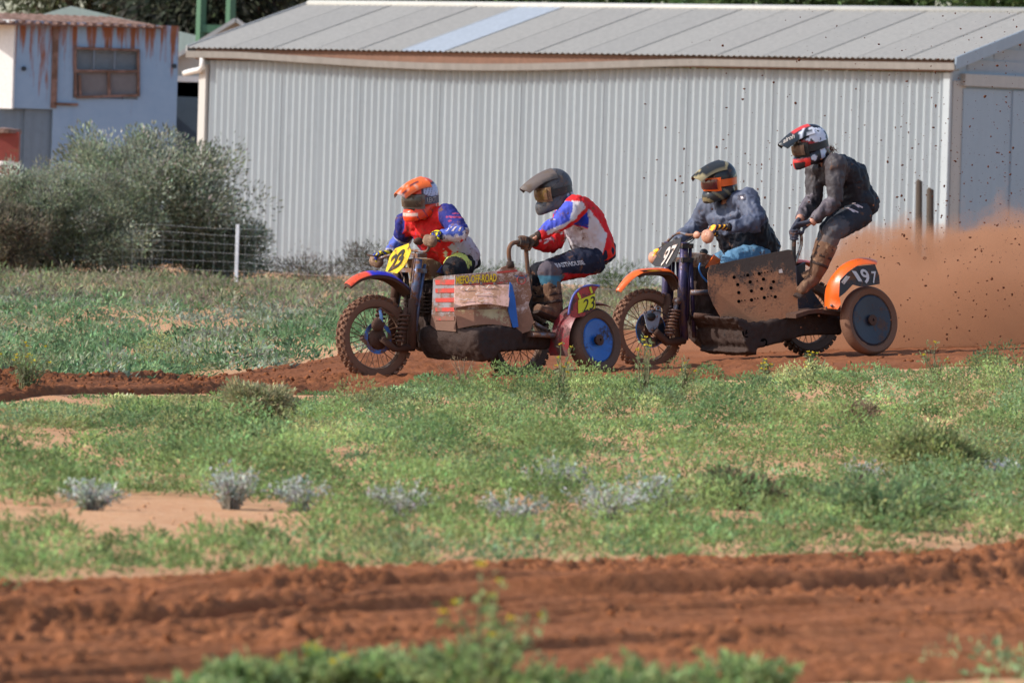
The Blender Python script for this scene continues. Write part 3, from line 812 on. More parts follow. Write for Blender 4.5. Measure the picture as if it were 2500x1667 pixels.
nl_ += cover('weeds', 'taller clumps of green weed along the edge of the race track', 54, 73, 5.0, .10, .26, .08, .2, 230, .024, .010, WEED, dens_e, 107)
print('leaves', nl_)

# pebbles and crumbs on the bare sand
_k = 1600; _i = rng.integers(0, len(PAT), _k*3); _p = np.array(PAT)[_i]
_x = _p[:, 0]+_p[:, 2]*1.1*rng.normal(0, .5, _k*3); _y = _p[:, 1]+_p[:, 3]*1.1*rng.normal(0, .5, _k*3)
_ok = ~(in_track(_x, _y, near_N, near_F, 0) | in_track(_x, _y, fore_N, fore_F, 0)); _x, _y = _x[_ok][:_k], _y[_ok][:_k]
_s = .003+.010*rng.random(len(_x))**3
_b = np.array([(1, 0, 0), (0, 1, 0), (-1, 0, 0), (0, -1, 0), (0, 0, .7), (0, 0, -.7)], float); _f = np.array([(0, 1, 4), (1, 2, 4), (2, 3, 4), (3, 0, 4), (1, 0, 5), (2, 1, 5), (3, 2, 5), (0, 3, 5)])
_v = _b[None]*(1+.25*rng.normal(size=(len(_x), 6, 1)))*_s[:, None, None]+np.stack([_x, _y, Z0(_x, _y)+_s*.3], 1)[:, None]
tag(npmesh('pebbles', _v.reshape(-1, 3), (_f[None]+(np.arange(len(_x))*6)[:, None, None]).reshape(-1, 3), M_SAND), 'small stones scattered over the bare sand', kind='stuff')

# ---- individual plants
def grd(z, x, y, dz=0.):
    """ground point under a pixel"""
    sx, sy = px(z, x, y); Y = 40.
    for _ in range(30):
        p = at(sx, sy, Y); d = pdir(sx, sy)
        e = p.z-float(Z0(p.x, p.y)); Y += e/(-d.z/d.y)*.7
        Y = min(max(Y, 15), 160)
    p = at(sx, sy, Y); p.z = float(Z0(p.x, p.y)); return p
def tuft(name, label, base, w, h, nst, nleaf, ln, wd, pal, seed, cat='plant', group=None, flower=None, spread=.9, woody=(.10, .09, .05)):
    """stems fanning from one root, leaves along each, flowers at the tips"""
    t = thing(name, label, cat, base, 0, group); r = np.random.default_rng(seed)
    L = Leaves(); mb = MB(); tips = []
    for k in range(nst):
        a = r.random()*2*math.pi; s = (r.random()**.6)*spread
        hh = h*(.55+.45*r.random())*(1-.35*s*s)
        tip = Vector((math.cos(a)*s*w, math.sin(a)*s*w, hh)); md = Vector((tip.x*.4, tip.y*.4, hh*.55))+Vector(r.normal(0, .02, 3))*h
        mb.tube([(tip.x*.22, tip.y*.22, -.02), md, tip], [h*.012+.001, h*.009+.001, .001], 4); tips.append(tip)
        tt = r.random(nleaf)
        A = np.array(md)[None]*(1-tt[:, None])*2*tt[:, None]+np.array(tip)[None]*(tt[:, None]**2)
        D = r.normal(size=(nleaf, 3))+np.array([math.cos(a)*s, math.sin(a)*s, .8])
        L.add(A+r.normal(0, .012, (nleaf, 3))*h/.3, D, ln*(.5+r.random(nleaf)), wd*(.5+r.random(nleaf)), cvar(pal[k % len(pal)], nleaf, .2))
    obj('stem', mb, paint('stem_%d' % int(woody[0]*100), woody+(1,), .8), t)
    L.build('foliage', M_LEAF, t)
    if flower:
        Lf = Leaves()
        for tp in tips:
            if r.random() < .6:
                k = 7; a = np.arange(k)*2*np.pi/k
                Lf.add(np.repeat([tp], k, 0), np.stack([np.cos(a), np.sin(a), .6+0*a], 1)+r.normal(0, .3, (k, 3)), .018, .012, cvar(flower, k, .1))
        Lf.build('blossom', M_LEAF, t)
    return t
FLOW = (.65, .52, .04)
sil = [(210, 1172, .16, .20, 'small silver leaved saltbush on bare sand near the frame edge'), (530, 1168, .15, .24, 'silver saltbush with upright shoots at the end of the bare sand'),
       (690, 1172, .16, .17, 'faded silver saltbush among dry stems right of the sand patch'), (915, 1195, .17, .26, 'tall pointed silver saltbush alone in the green weeds'),
       (1180, 1205, .16, .15, 'low silver saltbush between the pointed one and the long silver row'), (1268, 1140, .17, .20, 'round pale saltbush below the sandy strip'),
       (1385, 1196, .20, .20, 'silver saltbush at the left of the long silver row'), (1500, 1180, .22, .2, 'wide silver saltbush at the right of the long silver row'),
       (1990, 1108, .16, .17, 'bright silver saltbush left of the round green shrub'), (2285, 1120, .16, .2, 'bright silver saltbush right of the round green shrub')]
for k, (x, y, w, h, lab) in enumerate(sil):
    tuft('silver_saltbush', lab, grd('N', x, y), w*(.95+.5*random.random()), h*(.75+.45*random.random()), 30+int(26*random.random()), 22, .024, .011, SILV, 200+k, 'saltbush', 'silver saltbushes', None, 1.0, (.2, .18, .14))
p = grd('N', 2150, 1118)
shrub('green_shrub', 'round olive green shrub on the sandy strip between two silver saltbushes', p, (.29, .27, .18), .15, 130, 60, .03, .011, [(.28, .32, .13), (.32, .35, .15), (.22, .26, .11)], .055, 61, 'shrub', None, .006, 26)
p = grd('N', 1700, 1168)
shrub('brown_shrub', 'low brownish shrub with reddish stems near the long silver row', p, (.24, .2, .1), .08, 50, 50, .03, .01, [(.22, .18, .1), (.18, .21, .1)], .05, 62, 'shrub', None, .005, 20)
p = grd('N', 590, 985)
shrub('olive_shrub', 'tangled olive bush with pale dead twigs at the edge of the race track', p, (.27, .25, .17), .15, 90, 60, .03, .009, [(.29, .29, .15), (.32, .3, .17)], .06, 63, 'shrub', None, .006, 34)
p = grd('N', 1965, 985)
shrub('brown_shrub', 'round dry brown bush in the weeds below the second outfit', p, (.15, .14, .09), .08, 50, 55, .025, .006, [(.26, .19, .12), (.23, .18, .11)], .05, 64, 'shrub', None, .004, 20)
fl = [(60, 905, .26, .36, 'leafy weed with yellow flowers on the far verge at the frame edge'), (1290, 930, .1, .48, 'spindly yellow flowered weed before the blue disc wheel'),
      (1487, 930, .11, .5, 'tall yellow flowered weed before the second front wheel'), (1568, 915, .09, .3, 'pale dried flowering weed beside the second front wheel'),
      (1868, 880, .08, .28, 'small yellow flowered weed before the second rear wheel'), (1760, 872, .06, .17, 'tiny yellow flowered weed under the mud covered panel'), (2152, 890, .17, .36, 'branching yellow flowered weed right of the black disc wheel')]
for k, (x, y, w, h, lab) in enumerate(fl):
    tuft('flowering_weed', lab, grd('N', x, y), w, h, 9 if k else 22, 26, .035, .011, [(.19, .25, .11), (.23, .26, .14)], 300+k, 'weed', 'yellow flowering weeds', FLOW, .9, (.16, .16, .08))
p = grd('N', 1062, 905)
tuft('dry_stalks', 'clump of dry tan seed stalks in front of the first outfit', p, .2, .32, 20, 30, .016, .007, [(.27, .19, .12), (.22, .155, .10)], 320, 'stalks', None, None, 1.0, (.22, .16, .1))
# big soft plants right in front of the lens side of the near track
fg = [(560, 1620, .16, .16, 'small blurred weed at the left end of the foreground plants', 0), (745, 1610, .2, .17, 'blurred yellow green foreground weed beside the small one', 0), (890, 1610, .26, .16, 'blurred leafy foreground bush under the tall flowering one', 0), (1050, 1630, .22, .22, 'tallest dark green foreground bush', 0),
      (1120, 1640, .16, .5, 'tall blurred foreground weed with yellow flowers', 1), (1265, 1650, .14, .16, 'low blurred foreground weed right of the tall flowering one', 0), (1455, 1640, .2, .17, 'rounded blurred foreground bush by the smooth dirt', 0), (1690, 1640, .24, .19, 'broad blurred foreground bush by the smooth dirt', 0),
      (2080, 1660, .2, .12, 'low thin blurred foreground grass', 0), (2300, 1665, .18, .12, 'thin blurred foreground grass in the corner', 0), (440, 1650, .15, .13, 'thin blurred foreground grass by the ruts', 0)]
for k, (x, y, w, h, lab, f) in enumerate(fg):
    p = grd('N', x, y)
    tuft('foreground_plant', lab, p, w, h, 40 if not f else 12, 60 if not f else 40, .032, .012, [(.27, .37, .14), (.32, .41, .17), (.2, .3, .12)], 340+k, 'plant', 'blurred plants in the foreground', FLOW if f or k == 1 else None, 1.0, (.12, .14, .06))
p = grd('N', 2030, 1215)
tuft('verge_shrub', 'soft dark green shrub on the hump beside the near track', p, .42, .27, 60, 60, .035, .012, [(.16, .25, .11), (.19, .27, .12)], 360, 'shrub', None, None, 1.0, (.1, .11, .05))
# ================================================================== the two racing outfits
def etube(mb, pts, rx, ry, side, seg=16):
    P = [Vector(p) for p in pts]; n = len(P); V = []
    for i, p in enumerate(P):
        d = (P[min(i+1, n-1)]-P[max(i-1, 0)]).normalized()
        s = Vector(side); s = (s-d*s.dot(d)).normalized(); u = d.cross(s)
        for k in range(seg):
            a = 2*math.pi*k/seg
            V.append(p+s*math.cos(a)*rx[i]+u*math.sin(a)*ry[i])
    F = [(i*seg+k, i*seg+(k+1) % seg, (i+1)*seg+(k+1) % seg, (i+1)*seg+k) for i in range(n-1) for k in range(seg)]
    F += [tuple(range(seg))[::-1], tuple((n-1)*seg+k for k in range(seg))]
    return mb.add(V, F)
def fuse(mb, vox=.008, it=4):
    """union of overlapping shapes into one smooth skin"""
    me = bpy.data.meshes.new('f'); me.from_pydata(mb.v, [], mb.f)
    bm = bmesh.new(); bm.from_mesh(me); bmesh.ops.recalc_face_normals(bm, faces=bm.faces); bm.to_mesh(me); bm.free()
    o = bpy.data.objects.new('f', me); col.objects.link(o)
    m = o.modifiers.new('r', 'REMESH'); m.mode = 'VOXEL'; m.voxel_size = vox; m.use_smooth_shade = True
    s = o.modifiers.new('s', 'SMOOTH'); s.factor = .5; s.iterations = it
    dg = bpy.context.evaluated_depsgraph_get(); r = bpy.data.meshes.new_from_object(o.evaluated_get(dg))
    bpy.data.objects.remove(o); bpy.data.meshes.remove(me)
    return r
def mverts(me):
    a = np.empty(len(me.vertices)*3, np.float32); me.vertices.foreach_get('co', a); return a.reshape(-1, 3).astype(float)
def mnorms(me):
    a = np.empty(len(me.vertices)*3, np.float32); me.vertices.foreach_get('normal', a); return a.reshape(-1, 3).astype(float)
def wrinkle(me, amp, f=14, seed=0, stretch=None):
    V, N = mverts(me), mnorms(me)
    W = V*np.array(stretch if stretch is not None else (1, 1, 1))
    d = (1-np.abs(fbm(W[:, 0]*f, W[:, 1]*f, W[:, 2]*f*.55, s=seed, o=3))*3.2)*amp*1.25 + amp*.8*fbm(W[:, 0]*f*2.5, W[:, 1]*f*2.5, W[:, 2]*f*2.5, s=seed+5, o=2)
    me.vertices.foreach_set('co', (V+N*d[:, None]).astype(np.float32).ravel()); me.update()
class Frame:
    """upright frame of an outfit: x forward, y to its left (where the sidecar is), z up"""
    def __init__(s, O, yaw):
        s.O = O; s.M = Matrix.Translation(O) @ Matrix.Rotation(math.pi+yaw, 4, 'Z'); s.Mi = s.M.inverted()
        s.F, s.L = (s.M.to_3x3() @ Vector((1, 0, 0))), (s.M.to_3x3() @ Vector((0, 1, 0)))
    def L_(s, z, x, y, l):
        return s.Mi @ hit(*px(z, x, y), s.O+s.L*l, s.L)
    def F_(s, z, x, y, f):
        return s.Mi @ hit(*px(z, x, y), s.O+s.F*f, s.F)
    def Q_(s, z, x, y, a, b):
        """vertical plane through the ground points a, b = (f, l)"""
        A, B = s.M @ Vector((*a, 0)), s.M @ Vector((*b, 0)); d = B-A
        return s.Mi @ hit(*px(z, x, y), A, Vector((d.y, -d.x, 0)).normalized())
    def vec(s, w): return s.Mi.to_3x3() @ Vector(w)
def sub(name, parent):
    o = bpy.data.objects.new(name, None); col.objects.link(o); o.parent = parent; o.empty_display_size = .05
    return o
M_TYRE = paint('muddy_tyre', rgb(56, 48, 44), .8, 0, .95, 11, mudc=rgb(128, 90, 68))
M_TYREB = paint('tyre_rubber_mud', rgb(44, 40, 38), .8, 0, .8, 11, mudc=rgb(104, 76, 60))
M_RIM = paint('dull_rim', rgb(120, 112, 106), .4, .6, .75, 9, mudc=rgb(104, 76, 58))
M_SPOKE = paint('muddy_spoke', rgb(112, 84, 66), .6, .2, .6, 20)
M_STEEL = paint('muddy_steel', rgb(128, 132, 142), .35, .7, .55, 10)
M_MUDDY = paint('caked_mud', rgb(104, 72, 54), .85, 0, .9, 12, mudc=rgb(86, 58, 44), bump=.8)
M_DARKM = paint('dark_engine', rgb(34, 28, 27), .6, .1, .8, 12, mudc=rgb(60, 41, 33), bump=1.0)
M_BLK = paint('black_plastic', rgb(26, 26, 28), .5, 0, .15, 12)
def wheel(name, parent, c, ax, R_, w, rim, knob=True, disc=None, hubm=None, tyre=None, phase=0., spokes=True):
    t = sub(name, parent); c = Vector(c); ax = Vector(ax).normalized()
    kh = .016 if knob else 0.
    rt = R_-kh
    prof = []
    for k in range(13):
        a = math.pi*(k/12)-math.pi/2
        prof.append((rim+(rt-rim)*(.42+.58*math.cos(a)**.8 if abs(a) < 1.5707 else 0), w/2*math.sin(a)*(1.0)))
    prof[0] = (rim, -w*.36); prof[-1] = (rim, w*.36)
    mb = MB(); mb.lathe(prof, c, ax, 56, closed=True)
    e1 = ax.cross(Vector((0, 0, 1))).normalized(); e2 = ax.cross(e1)
    if knob:
        for row, (o, tilt, n_) in enumerate(((-.80, -1.0, 34), (-.32, -.35, 34), (.32, .35, 34), (.80, 1.0, 34))):
            for k in range(n_):
                a = 2*math.pi*(k+(.5 if row in (1, 3) else 0))/n_+phase
                d = e1*math.cos(a)+e2*math.sin(a); tg = -e1*math.sin(a)+e2*math.cos(a)
                rr = rt-.5*w*(1-math.cos(tilt*.75))*.75
                nn = (d*math.cos(tilt*.75)+ax*math.sin(tilt*.75)).normalized(); sd = tg.cross(nn)
                j = 1+.15*math.sin(k*7.3+row)
                mb.box(c+d*(rr+.003)+ax*(o*w/2*.96)+nn*.004, (.026*j, .021, kh*1.7), Matrix((tg, sd, nn)).transposed())
    obj('tyre', mb, tyre or M_TYRE, t, angle=R(45))
    mb = MB(); mb.lathe([(rim+.006, -w*.3), (rim-.006, -w*.3), (rim-.016, -w*.12), (rim-.016, w*.12), (rim-.006, w*.3), (rim+.006, w*.3)], c, ax, 48, closed=True)
    obj('rim', mb, M_RIM, t, angle=R(40))
    hr = .045
    mb = MB(); mb.lathe([(.012, -w*.5), (hr, -w*.45), (hr, -w*.38), (hr*.6, -w*.3), (hr*.6, w*.3), (hr, w*.38), (hr, w*.45), (.012, w*.5)], c, ax, 20, closed=True)
    obj('hub', mb, hubm or M_MUDDY, t, angle=R(40))
    if spokes:
        mb = MB()
        for k in range(32):
            a = 2*math.pi*k/32; b = a+(.55 if (k//2) % 2 else -.55)
            sgn = 1 if k % 2 else -1
            p = c+(e1*math.cos(b)+e2*math.sin(b))*hr+ax*(sgn*w*.4)
            q = c+(e1*math.cos(a)+e2*math.sin(a))*(rim-.012)
            mb.tube([p, q], .0034, 4)
        tag(obj('spoke_set', mb, M_SPOKE, t), kind='stuff')
    if disc:
        r, off, m_ = disc
        mb = MB(); mb.lathe([(.0, off-.012), (.03, off-.01), (r*.5, off), (r-.012, off+.008), (r, off+.002), (r, off-.006), (0, off-.02)], c, ax, 48)
        obj('wheel_disc', mb, m_, t, angle=R(30))
        mb = MB(); mb.lathe([(0, off+.012), (.018, off+.012), (.022, off-.005), (.030, off-.004), (.034, off-.012), (.0, off-.02)], c, ax, 20)
        obj('axle_cap', mb, M_DARKM, t, angle=R(40))
    return t
def fender_strip(path, half, drop, cols, axis, th=.006, seg=6):
    """curved mudguard: rows along the path, arched across the axis"""
    mb = MB(); g = []; C = []
    P = [Vector(p) for p in path]; axis = Vector(axis).normalized()
    for i, p in enumerate(P):
        d = (P[min(i+1, len(P)-1)]-P[max(i-1, 0)]).normalized(); nrm = axis.cross(d).normalized()
        if nrm.z < 0 and abs(nrm.z) > .2: nrm = -nrm
        h = half[i] if isinstance(half, list) else half
        row = []
        for k in range(seg+1):
            u = k/seg*2-1
            row.append(p+axis*(u*h)-nrm*(drop*u*u))
            C.append(cols[i])
        g.append(row)
    mb.sheet(g, Vector((0, 0, -th))); mb.c = C+C
    return mb
def interp_path(P, n):
    P = [np.array(p) for p in P]; d = np.concatenate([[0], np.cumsum([np.linalg.norm(P[i+1]-P[i]) for i in range(len(P)-1)])])
    out = []
    for t in np.linspace(0, d[-1], n):
        i = min(max(np.searchsorted(d, t)-1, 0), len(P)-2); u = (t-d[i])/(d[i+1]-d[i])
        p0, p1, p2, p3 = P[max(i-1, 0)], P[i], P[i+1], P[min(i+2, len(P)-1)]
        q = .5*((2*p1)+(-p0+p2)*u+(2*p0-5*p1+4*p2-p3)*u*u+(-p0+3*p1-3*p2+p3)*u**3)
        out.append(Vector(q))
    return out
def flatpts(pts):
    """project nearly planar points onto their mean plane"""
    return pts
_fonts = {}
def text_mb(txt, bl, br, tl, n, off=.003, bold=.0, slant=0., th=.0012):
    """lettering as thin flat mesh filling the parallelogram bl, br, tl"""
    cu = bpy.data.curves.new('t', 'FONT'); cu.body = txt; cu.size = 1; cu.offset = bold; cu.shear = slant; cu.resolution_u = 3
    o = bpy.data.objects.new('t', cu); col.objects.link(o)
    dg = bpy.context.evaluated_depsgraph_get(); me = bpy.data.meshes.new_from_object(o.evaluated_get(dg))
    V = np.array([v.co[:] for v in me.vertices]); F = [tuple(p.vertices) for p in me.polygons]
    bpy.data.objects.remove(o); bpy.data.meshes.remove(me); bpy.data.curves.remove(cu)
    lo, hi = V.min(0), V.max(0); uv = (V[:, :2]-lo[:2])/(hi[:2]-lo[:2])
    bl, br, tl, n = Vector(bl), Vector(br), Vector(tl), Vector(n).normalized()
    mb = MB()
    P = [bl+(br-bl)*u+(tl-bl)*v+n*off for u, v in uv]
    mb.add(P, F); mb.add([p+n*th for p in P], F)
    return mb
def toward(fr, p, n):
    """normal flipped so that it faces the photographer's side of the outfit"""
    w = fr.M.to_3x3() @ Vector(n)
    return Vector(n) if w.dot(CAM-(fr.M @ Vector(p))) > 0 else -Vector(n)
def coil(a, b, r, wire, turns, n=90):
    a, b = Vector(a), Vector(b); d = (b-a).normalized(); e1 = d.cross(Vector((0, 1, 0))).normalized(); e2 = d.cross(e1)
    return [a.lerp(b, i/n)+e1*r*math.cos(2*math.pi*turns*i/n)+e2*r*math.sin(2*math.pi*turns*i/n) for i in range(n+1)]
def lump(parent, name, c, ax, mat, seed, rot=None, amp=.18):
    mb = MB(); mb.ell((0, 0, 0), ax, 20, 14)
    V = np.array(mb.v); d = 1+amp*fbm(V[:, 0]*22+seed, V[:, 1]*22, V[:, 2]*22, s=seed, o=3)
    V = V*d[:, None]
    mb.v = [tuple(Vector(c)+((rot @ Vector(p)) if rot else Vector(p))) for p in V]
    return obj(name, mb, mat, parent, True)
def hull(fr, poly, l0, l1, rnd=.04):
    """side outline (local points, y ignored) lofted from l0 to l1 with rounded edges"""
    P = [(p.x, p.z) for p in poly]; cx = sum(p[0] for p in P)/len(P); cz = sum(p[1] for p in P)/len(P)
    mb = MB(); n = len(P); V = []; rows = []
    for l, s in ((l0, .90), (l0+rnd, 1.0), (l1-rnd, 1.0), (l1-rnd*.3, .975), (l1, .93)):
        V += [(cx+(x-cx)*s, l, cz+(z-cz)*s) for x, z in P]
    F = [tuple(range(n))[::-1], tuple(range(4*n, 5*n))]
    for r in range(4):
        F += [(r*n+i, r*n+(i+1) % n, (r+1)*n+(i+1) % n, (r+1)*n+i) for i in range(n)]
    return mb.add(V, F)
def guard_shell(fr, parent, name, c, ax, mat, fwd=Vector((1, 0, 0))):
    mb = MB(); g = []
    for i in range(9):
        t = -1.2+2.4*i/8
        row = []
        for j in range(7):
            p = -1.2+2.4*j/6
            row.append(Vector(c)+Vector((ax[0]*math.cos(t)*math.cos(p), ax[1]*math.sin(t), ax[2]*math.cos(t)**.4*math.sin(p))))
        g.append(row)
    mb.sheet(g, Vector((-.006, 0, 0)))
    return obj(name, mb, mat, parent, angle=R(50))

def muddy(name, mb, parent, mat, seed, amp=.008, f=24):
    me = fuse(mb, .019, 3); wrinkle(me, amp, f, seed)
    return link(name, me, mat, parent, True)
# ------------------------------------------------------------------ outfit 23
ax1 = at(*px('C', 555, 957), 68.3)
f1 = Frame(Vector((ax1.x, ax1.y, ax1.z-.345)), R(40))
b1_ = thing('sidecar_motocross', 'muddy red and blue sidecar motocross outfit number 23 leading with a yellow number plate', 'motorcycle', mat4=f1.M, group='racing sidecar outfits')
c1 = lambda x, y, l: f1.L_('C', x, y, l)
a1 = lambda x, y, l: f1.L_('A', x, y, l)
d1 = lambda x, y, l: f1.L_('D', x, y, l)
p1q = lambda x, y: f1.Q_('P', x, y, (-.38, .55), (-.93, .84))
n35 = f1.vec((math.sin(R(34)), -math.cos(R(34)), .075))
AX0 = Vector((0, 0, .345))
wheel('front_wheel', b1_, AX0, n35, .345, .095, .255)
wheel('rear_wheel', b1_, (-1.5, 0, float(f1.L_('D', 560, 990, 0).z)), (0, 1, .03), .325, .12, .235, tyre=M_TYREB)
M_BLUED = paint('blue_disc', rgb(10, 92, 176), .4, 0, .22, 6, mudc=rgb(70, 56, 50))
sw1 = d1(1475, 990, 1.0)
wheel('sidecar_wheel', b1_, sw1, f1.vec((math.sin(R(47)), -math.cos(R(47)), .16)), .268, .14, .185, knob=False, disc=(.178, .035, M_BLUED), tyre=M_TYREB, spokes=False)
# mudguard over the front wheel
fp_ = interp_path([c1(215, 290, 0), c1(330, 200, 0), c1(500, 150, 0), c1(700, 170, 0), c1(850, 250, 0), c1(990, 380, 0)], 22)
ORG, BLU, PUR = np.array(rgb(226, 84, 52)[:3]), np.array(rgb(28, 48, 190)[:3]), np.array(rgb(70, 62, 120)[:3])
cols = [tuple(ORG if i < 7 else BLU if i < 17 else PUR) for i in range(22)]
mb = fender_strip(fp_, [.05+.03*min(1, i/8) for i in range(22)], .035, cols, n35)
fen = obj('front_mudguard', mb, paint('mudguard_plastic', (1, 1, 1, 1), .35, 0, .18, 10, vc=True), b1_, angle=R(45))
mb = fender_strip([p-Vector((0, 0, .012)) for p in fp_], [.045+.03*min(1, i/8) for i in range(22)], .03, cols, n35, th=.022); mb.c = []
obj('mud_crust', mb, M_MUDDY, fen)
# leading-link fork
M_BLUST = paint('blue_steel', rgb(104, 124, 160), .35, .5, .45, 9)
for l in (.125, -.125):
    tp, md, bt = c1(1085, 10, .125), c1(1030, 560, .125), c1(1000, 1085, .125)
    for q in (tp, md, bt): q.y = l
    leg = sub('fork_leg', b1_)
    mb = MB(); mb.tube([tp, md], [.034, .037], 12); obj('upper_tube', mb, M_MUDDY if l < 0 else M_BLUST, leg, True)
    mb = MB(); mb.tube([md+Vector((.012, 0, .05)), bt], [.034, .038], 12); obj('lower_tube', mb, M_MUDDY, leg, True)
    off = Vector((-.06, .012 if l > 0 else 0, 0))
    mb = MB(); mb.tube([tp+off+Vector((0, 0, -.04)), md+off*.7, bt+off*.6+Vector((0, 0, .14))], .013, 8); obj('brace_tube', mb, M_BLUST, leg, True)
    sa, sb = c1(935, 590, .15), c1(845, 1050, .15)
    sa.y = l*1.2; sb.y = l*1.2
    mb = MB(); mb.tube([sa, sb], [.02, .02], 10); obj('damper', mb, M_MUDDY, leg, True)
    mb = MB(); mb.tube(coil(sa.lerp(sb, .12), sa.lerp(sb, .9), .036, 0, 7), .0105, 6); obj('spring', mb, M_MUDDY, leg, True)
    k1, k2 = c1(800, 1085, .13), c1(650, 960, .13)
    for q in (k1, k2): q.y = l
    mb = MB(); mb.tube([bt+Vector((0, 0, .01)), k1, k2, Vector((AX0.x, l, AX0.z))], [.03, .028, .026, .03], 10); obj('link_arm', mb, M_MUDDY, leg, True)
mb = MB(); mb.tube([c1(1000, 1085, -.125).xzy.xzy, c1(1000, 1085, .125)], .02, 8)
for nm, z_ in (('top_yoke', -30), ('lower_yoke', 150)):
    q = c1(1075, z_, .125); mb = MB(); mb.box((q.x-.02, 0, q.z), (.1, .32, .035)); obj(nm, mb, M_STEEL, b1_)
# brake parts
q = AX0+n35*.055
mb = MB(); mb.lathe([(.13, 0), (.13, .004), (.098, .004), (.098, 0)], q, n35, 40, closed=True); obj('brake_disc', mb, paint('blue_anodised', rgb(70, 110, 176), .35, .6, .45, 9), b1_)
lump(b1_, 'brake_caliper', c1(600, 800, .09), (.06, .03, .05), M_MUDDY, 3)
lump(b1_, 'hub_mud', AX0+n35*.05, (.085, .035, .08), M_MUDDY, 4)
mb = MB(); mb.tube([c1(625, 620, .1), c1(640, 700, .1), c1(655, 830, .1)], [.012, .014, .01], 8); obj('caliper_bracket', mb, paint('pale_blue_metal', rgb(120, 168, 228), .4, .2, .3, 12), b1_, True)
mb = MB(); mb.tube([c1(600, 610, .1), c1(640, 600, .1), c1(700, 650, .12), c1(790, 690, .13)], .006, 6); obj('brake_hose', mb, M_STEEL, b1_, True)
# number plate
PL = [(1040, 1015), (1070, 1120), (1000, 1290), (890, 1400), (745, 1370), (800, 1180), (870, 1080)]
pp = [f1.F_('A', x, y, .13) for x, y in PL]
mb = MB(); mb.prism(pp, (.006, 0, 0))
npl = obj('number_plate', mb, paint('yellow_plate', rgb(240, 205, 40), .4, 0, .22, 13), b1_)
M_INK = paint('black_ink', rgb(44, 40, 38), .6, 0, .3, 14)
for ch, bx in (('2', ((772, 1378), (872, 1330), (822, 1178))), ('3', ((862, 1345), (958, 1262), (902, 1140)))):
    mb = text_mb(ch, *[f1.F_('A', x, y, .137) for x, y in bx], (1, 0, 0), bold=.03); obj('digit', mb, M_INK, npl)
# bars, guards, levers
gl, gr_ = a1(1330, 940, .34), a1(640, 1215, -.34)
ctr_ = c1(1090, -10, 0)
hb = sub('handlebar', b1_)
mb = MB(); mb.tube(interp_path([gl+Vector((-.06, .05, 0)), gl, ctr_+Vector((.02, .12, .05)), ctr_+Vector((.02, -.12, .05)), gr_, gr_+Vector((-.06, -.05, 0))], 24), .012, 8); obj('bar', mb, M_STEEL, hb, True)
mb = MB(); mb.tube([gl, gl+Vector((-.06, .06, .0))], .018, 8); mb.tube([gr_, gr_+Vector((-.06, -.06, 0))], .018, 8); obj('grip', mb, M_BLK, hb, True)
for nm, q in (('hand_guard', a1(1310, 985, .38)), ('hand_guard', a1(625, 1245, -.38))):
    lump(hb, nm, q, (.045, .075, .055), paint('muddy_guard', rgb(160, 130, 105), .8, 0, .6, 14, mudc=rgb(120, 92, 74)), 7, amp=.25)
mb = MB(); mb.tube([gr_+Vector((.03, .02, .02)), gr_+Vector((.07, -.05, .03))], .007, 6); mb.tube([gl+Vector((.03, -.02, -.01)), gl+Vector((.08, .06, -.02))], .007, 6); obj('lever', mb, M_MUDDY, hb, True)
lump(hb, 'master_cylinder', a1(1160, 990, .2), (.05, .03, .03), M_MUDDY, 8)
for a_, b_c, c_ in (((1120, 1120, .12), (1090, 1250, .12), (1060, 1500, .12)), ((760, 1210, -.3), (900, 1330, -.1), (960, 1450, .0))):
    mb = MB(); mb.tube(interp_path([a1(*a_), a1(*b_c), a1(*c_)], 14), .006, 6); obj('control_cable', mb, M_MUDDY, hb, True)
# tank, frame, engine, seat
tk = hull(f1, [c1(1170, 20, .12), c1(1240, 5, .12), c1(1340, 60, .12), c1(1440, 150, .12), c1(1440, 230, .12), c1(1230, 260, .12), c1(1190, 150, .12)], -.14, .14, .05)
mb = tk; o = obj('fuel_tank', mb, paint('tank_plastic', rgb(190, 168, 120), .45, 0, .6, 10, mudc=rgb(132, 92, 62)), b1_, angle=R(60))
mb = MB(); mb.prism([c1(1310, 170, .15), c1(1370, 90, .15), c1(1440, 160, .15), c1(1440, 200, .15)], (0, -.02, 0)); obj('tank_graphic', mb, paint('blue_graphic', rgb(88, 110, 186), .4, 0, .3, 12), o)
eng = hull(f1, [c1(1130, 330, .05), c1(1260, 300, .05), c1(1420, 400, .05), c1(1500, 900, .05), c1(1380, 1160, .05), c1(1200, 1080, .05), c1(1130, 700, .05)], -.2, .16, .06)
muddy('engine', eng, b1_, M_DARKM, 31)
for k in range(6):
    z_ = c1(1180, 420+k*45, .1); mb = MB(); mb.box((z_.x-.06, 0, z_.z), (.2, .36, .008)); obj('cooling_fin', mb, M_DARKM, b1_)
for a, b in (((1120, 120), (1170, 700)), ((1170, 700), (1210, 1120))):
    for l in (.1, -.1):
        q, w_ = c1(*a, .1), c1(*b, .1); q.y = w_.y = l
        mb = MB(); mb.tube([q, w_], .018, 8); obj('frame_tube', mb, M_DARKM, b1_, True)
mb = MB(); mb.prism([Vector((-.5, -.13, .82)), Vector((-1.35, -.13, .80)), Vector((-1.5, -.13, .88)), Vector((-1.5, -.13, .78)), Vector((-1.3, -.13, .68)), Vector((-.6, -.13, .70))], (0, .26, 0)); obj('seat', mb, M_BLK, b1_)
mb = MB(); mb.bar((-.75, .1, .42), (-1.5, .1, .33), .04, .06); mb.bar((-.75, -.1, .42), (-1.5, -.1, .33), .04, .06); obj('swingarm', mb, M_DARKM, b1_)
mb = fender_strip([(-1.5+.40*math.cos(R(a)), 0, .35+.40*math.sin(R(a))) for a in range(40, 150, 10)], .08, .02, [(1, 1, 1)]*11, (0, 1, 0)); mb.c = []
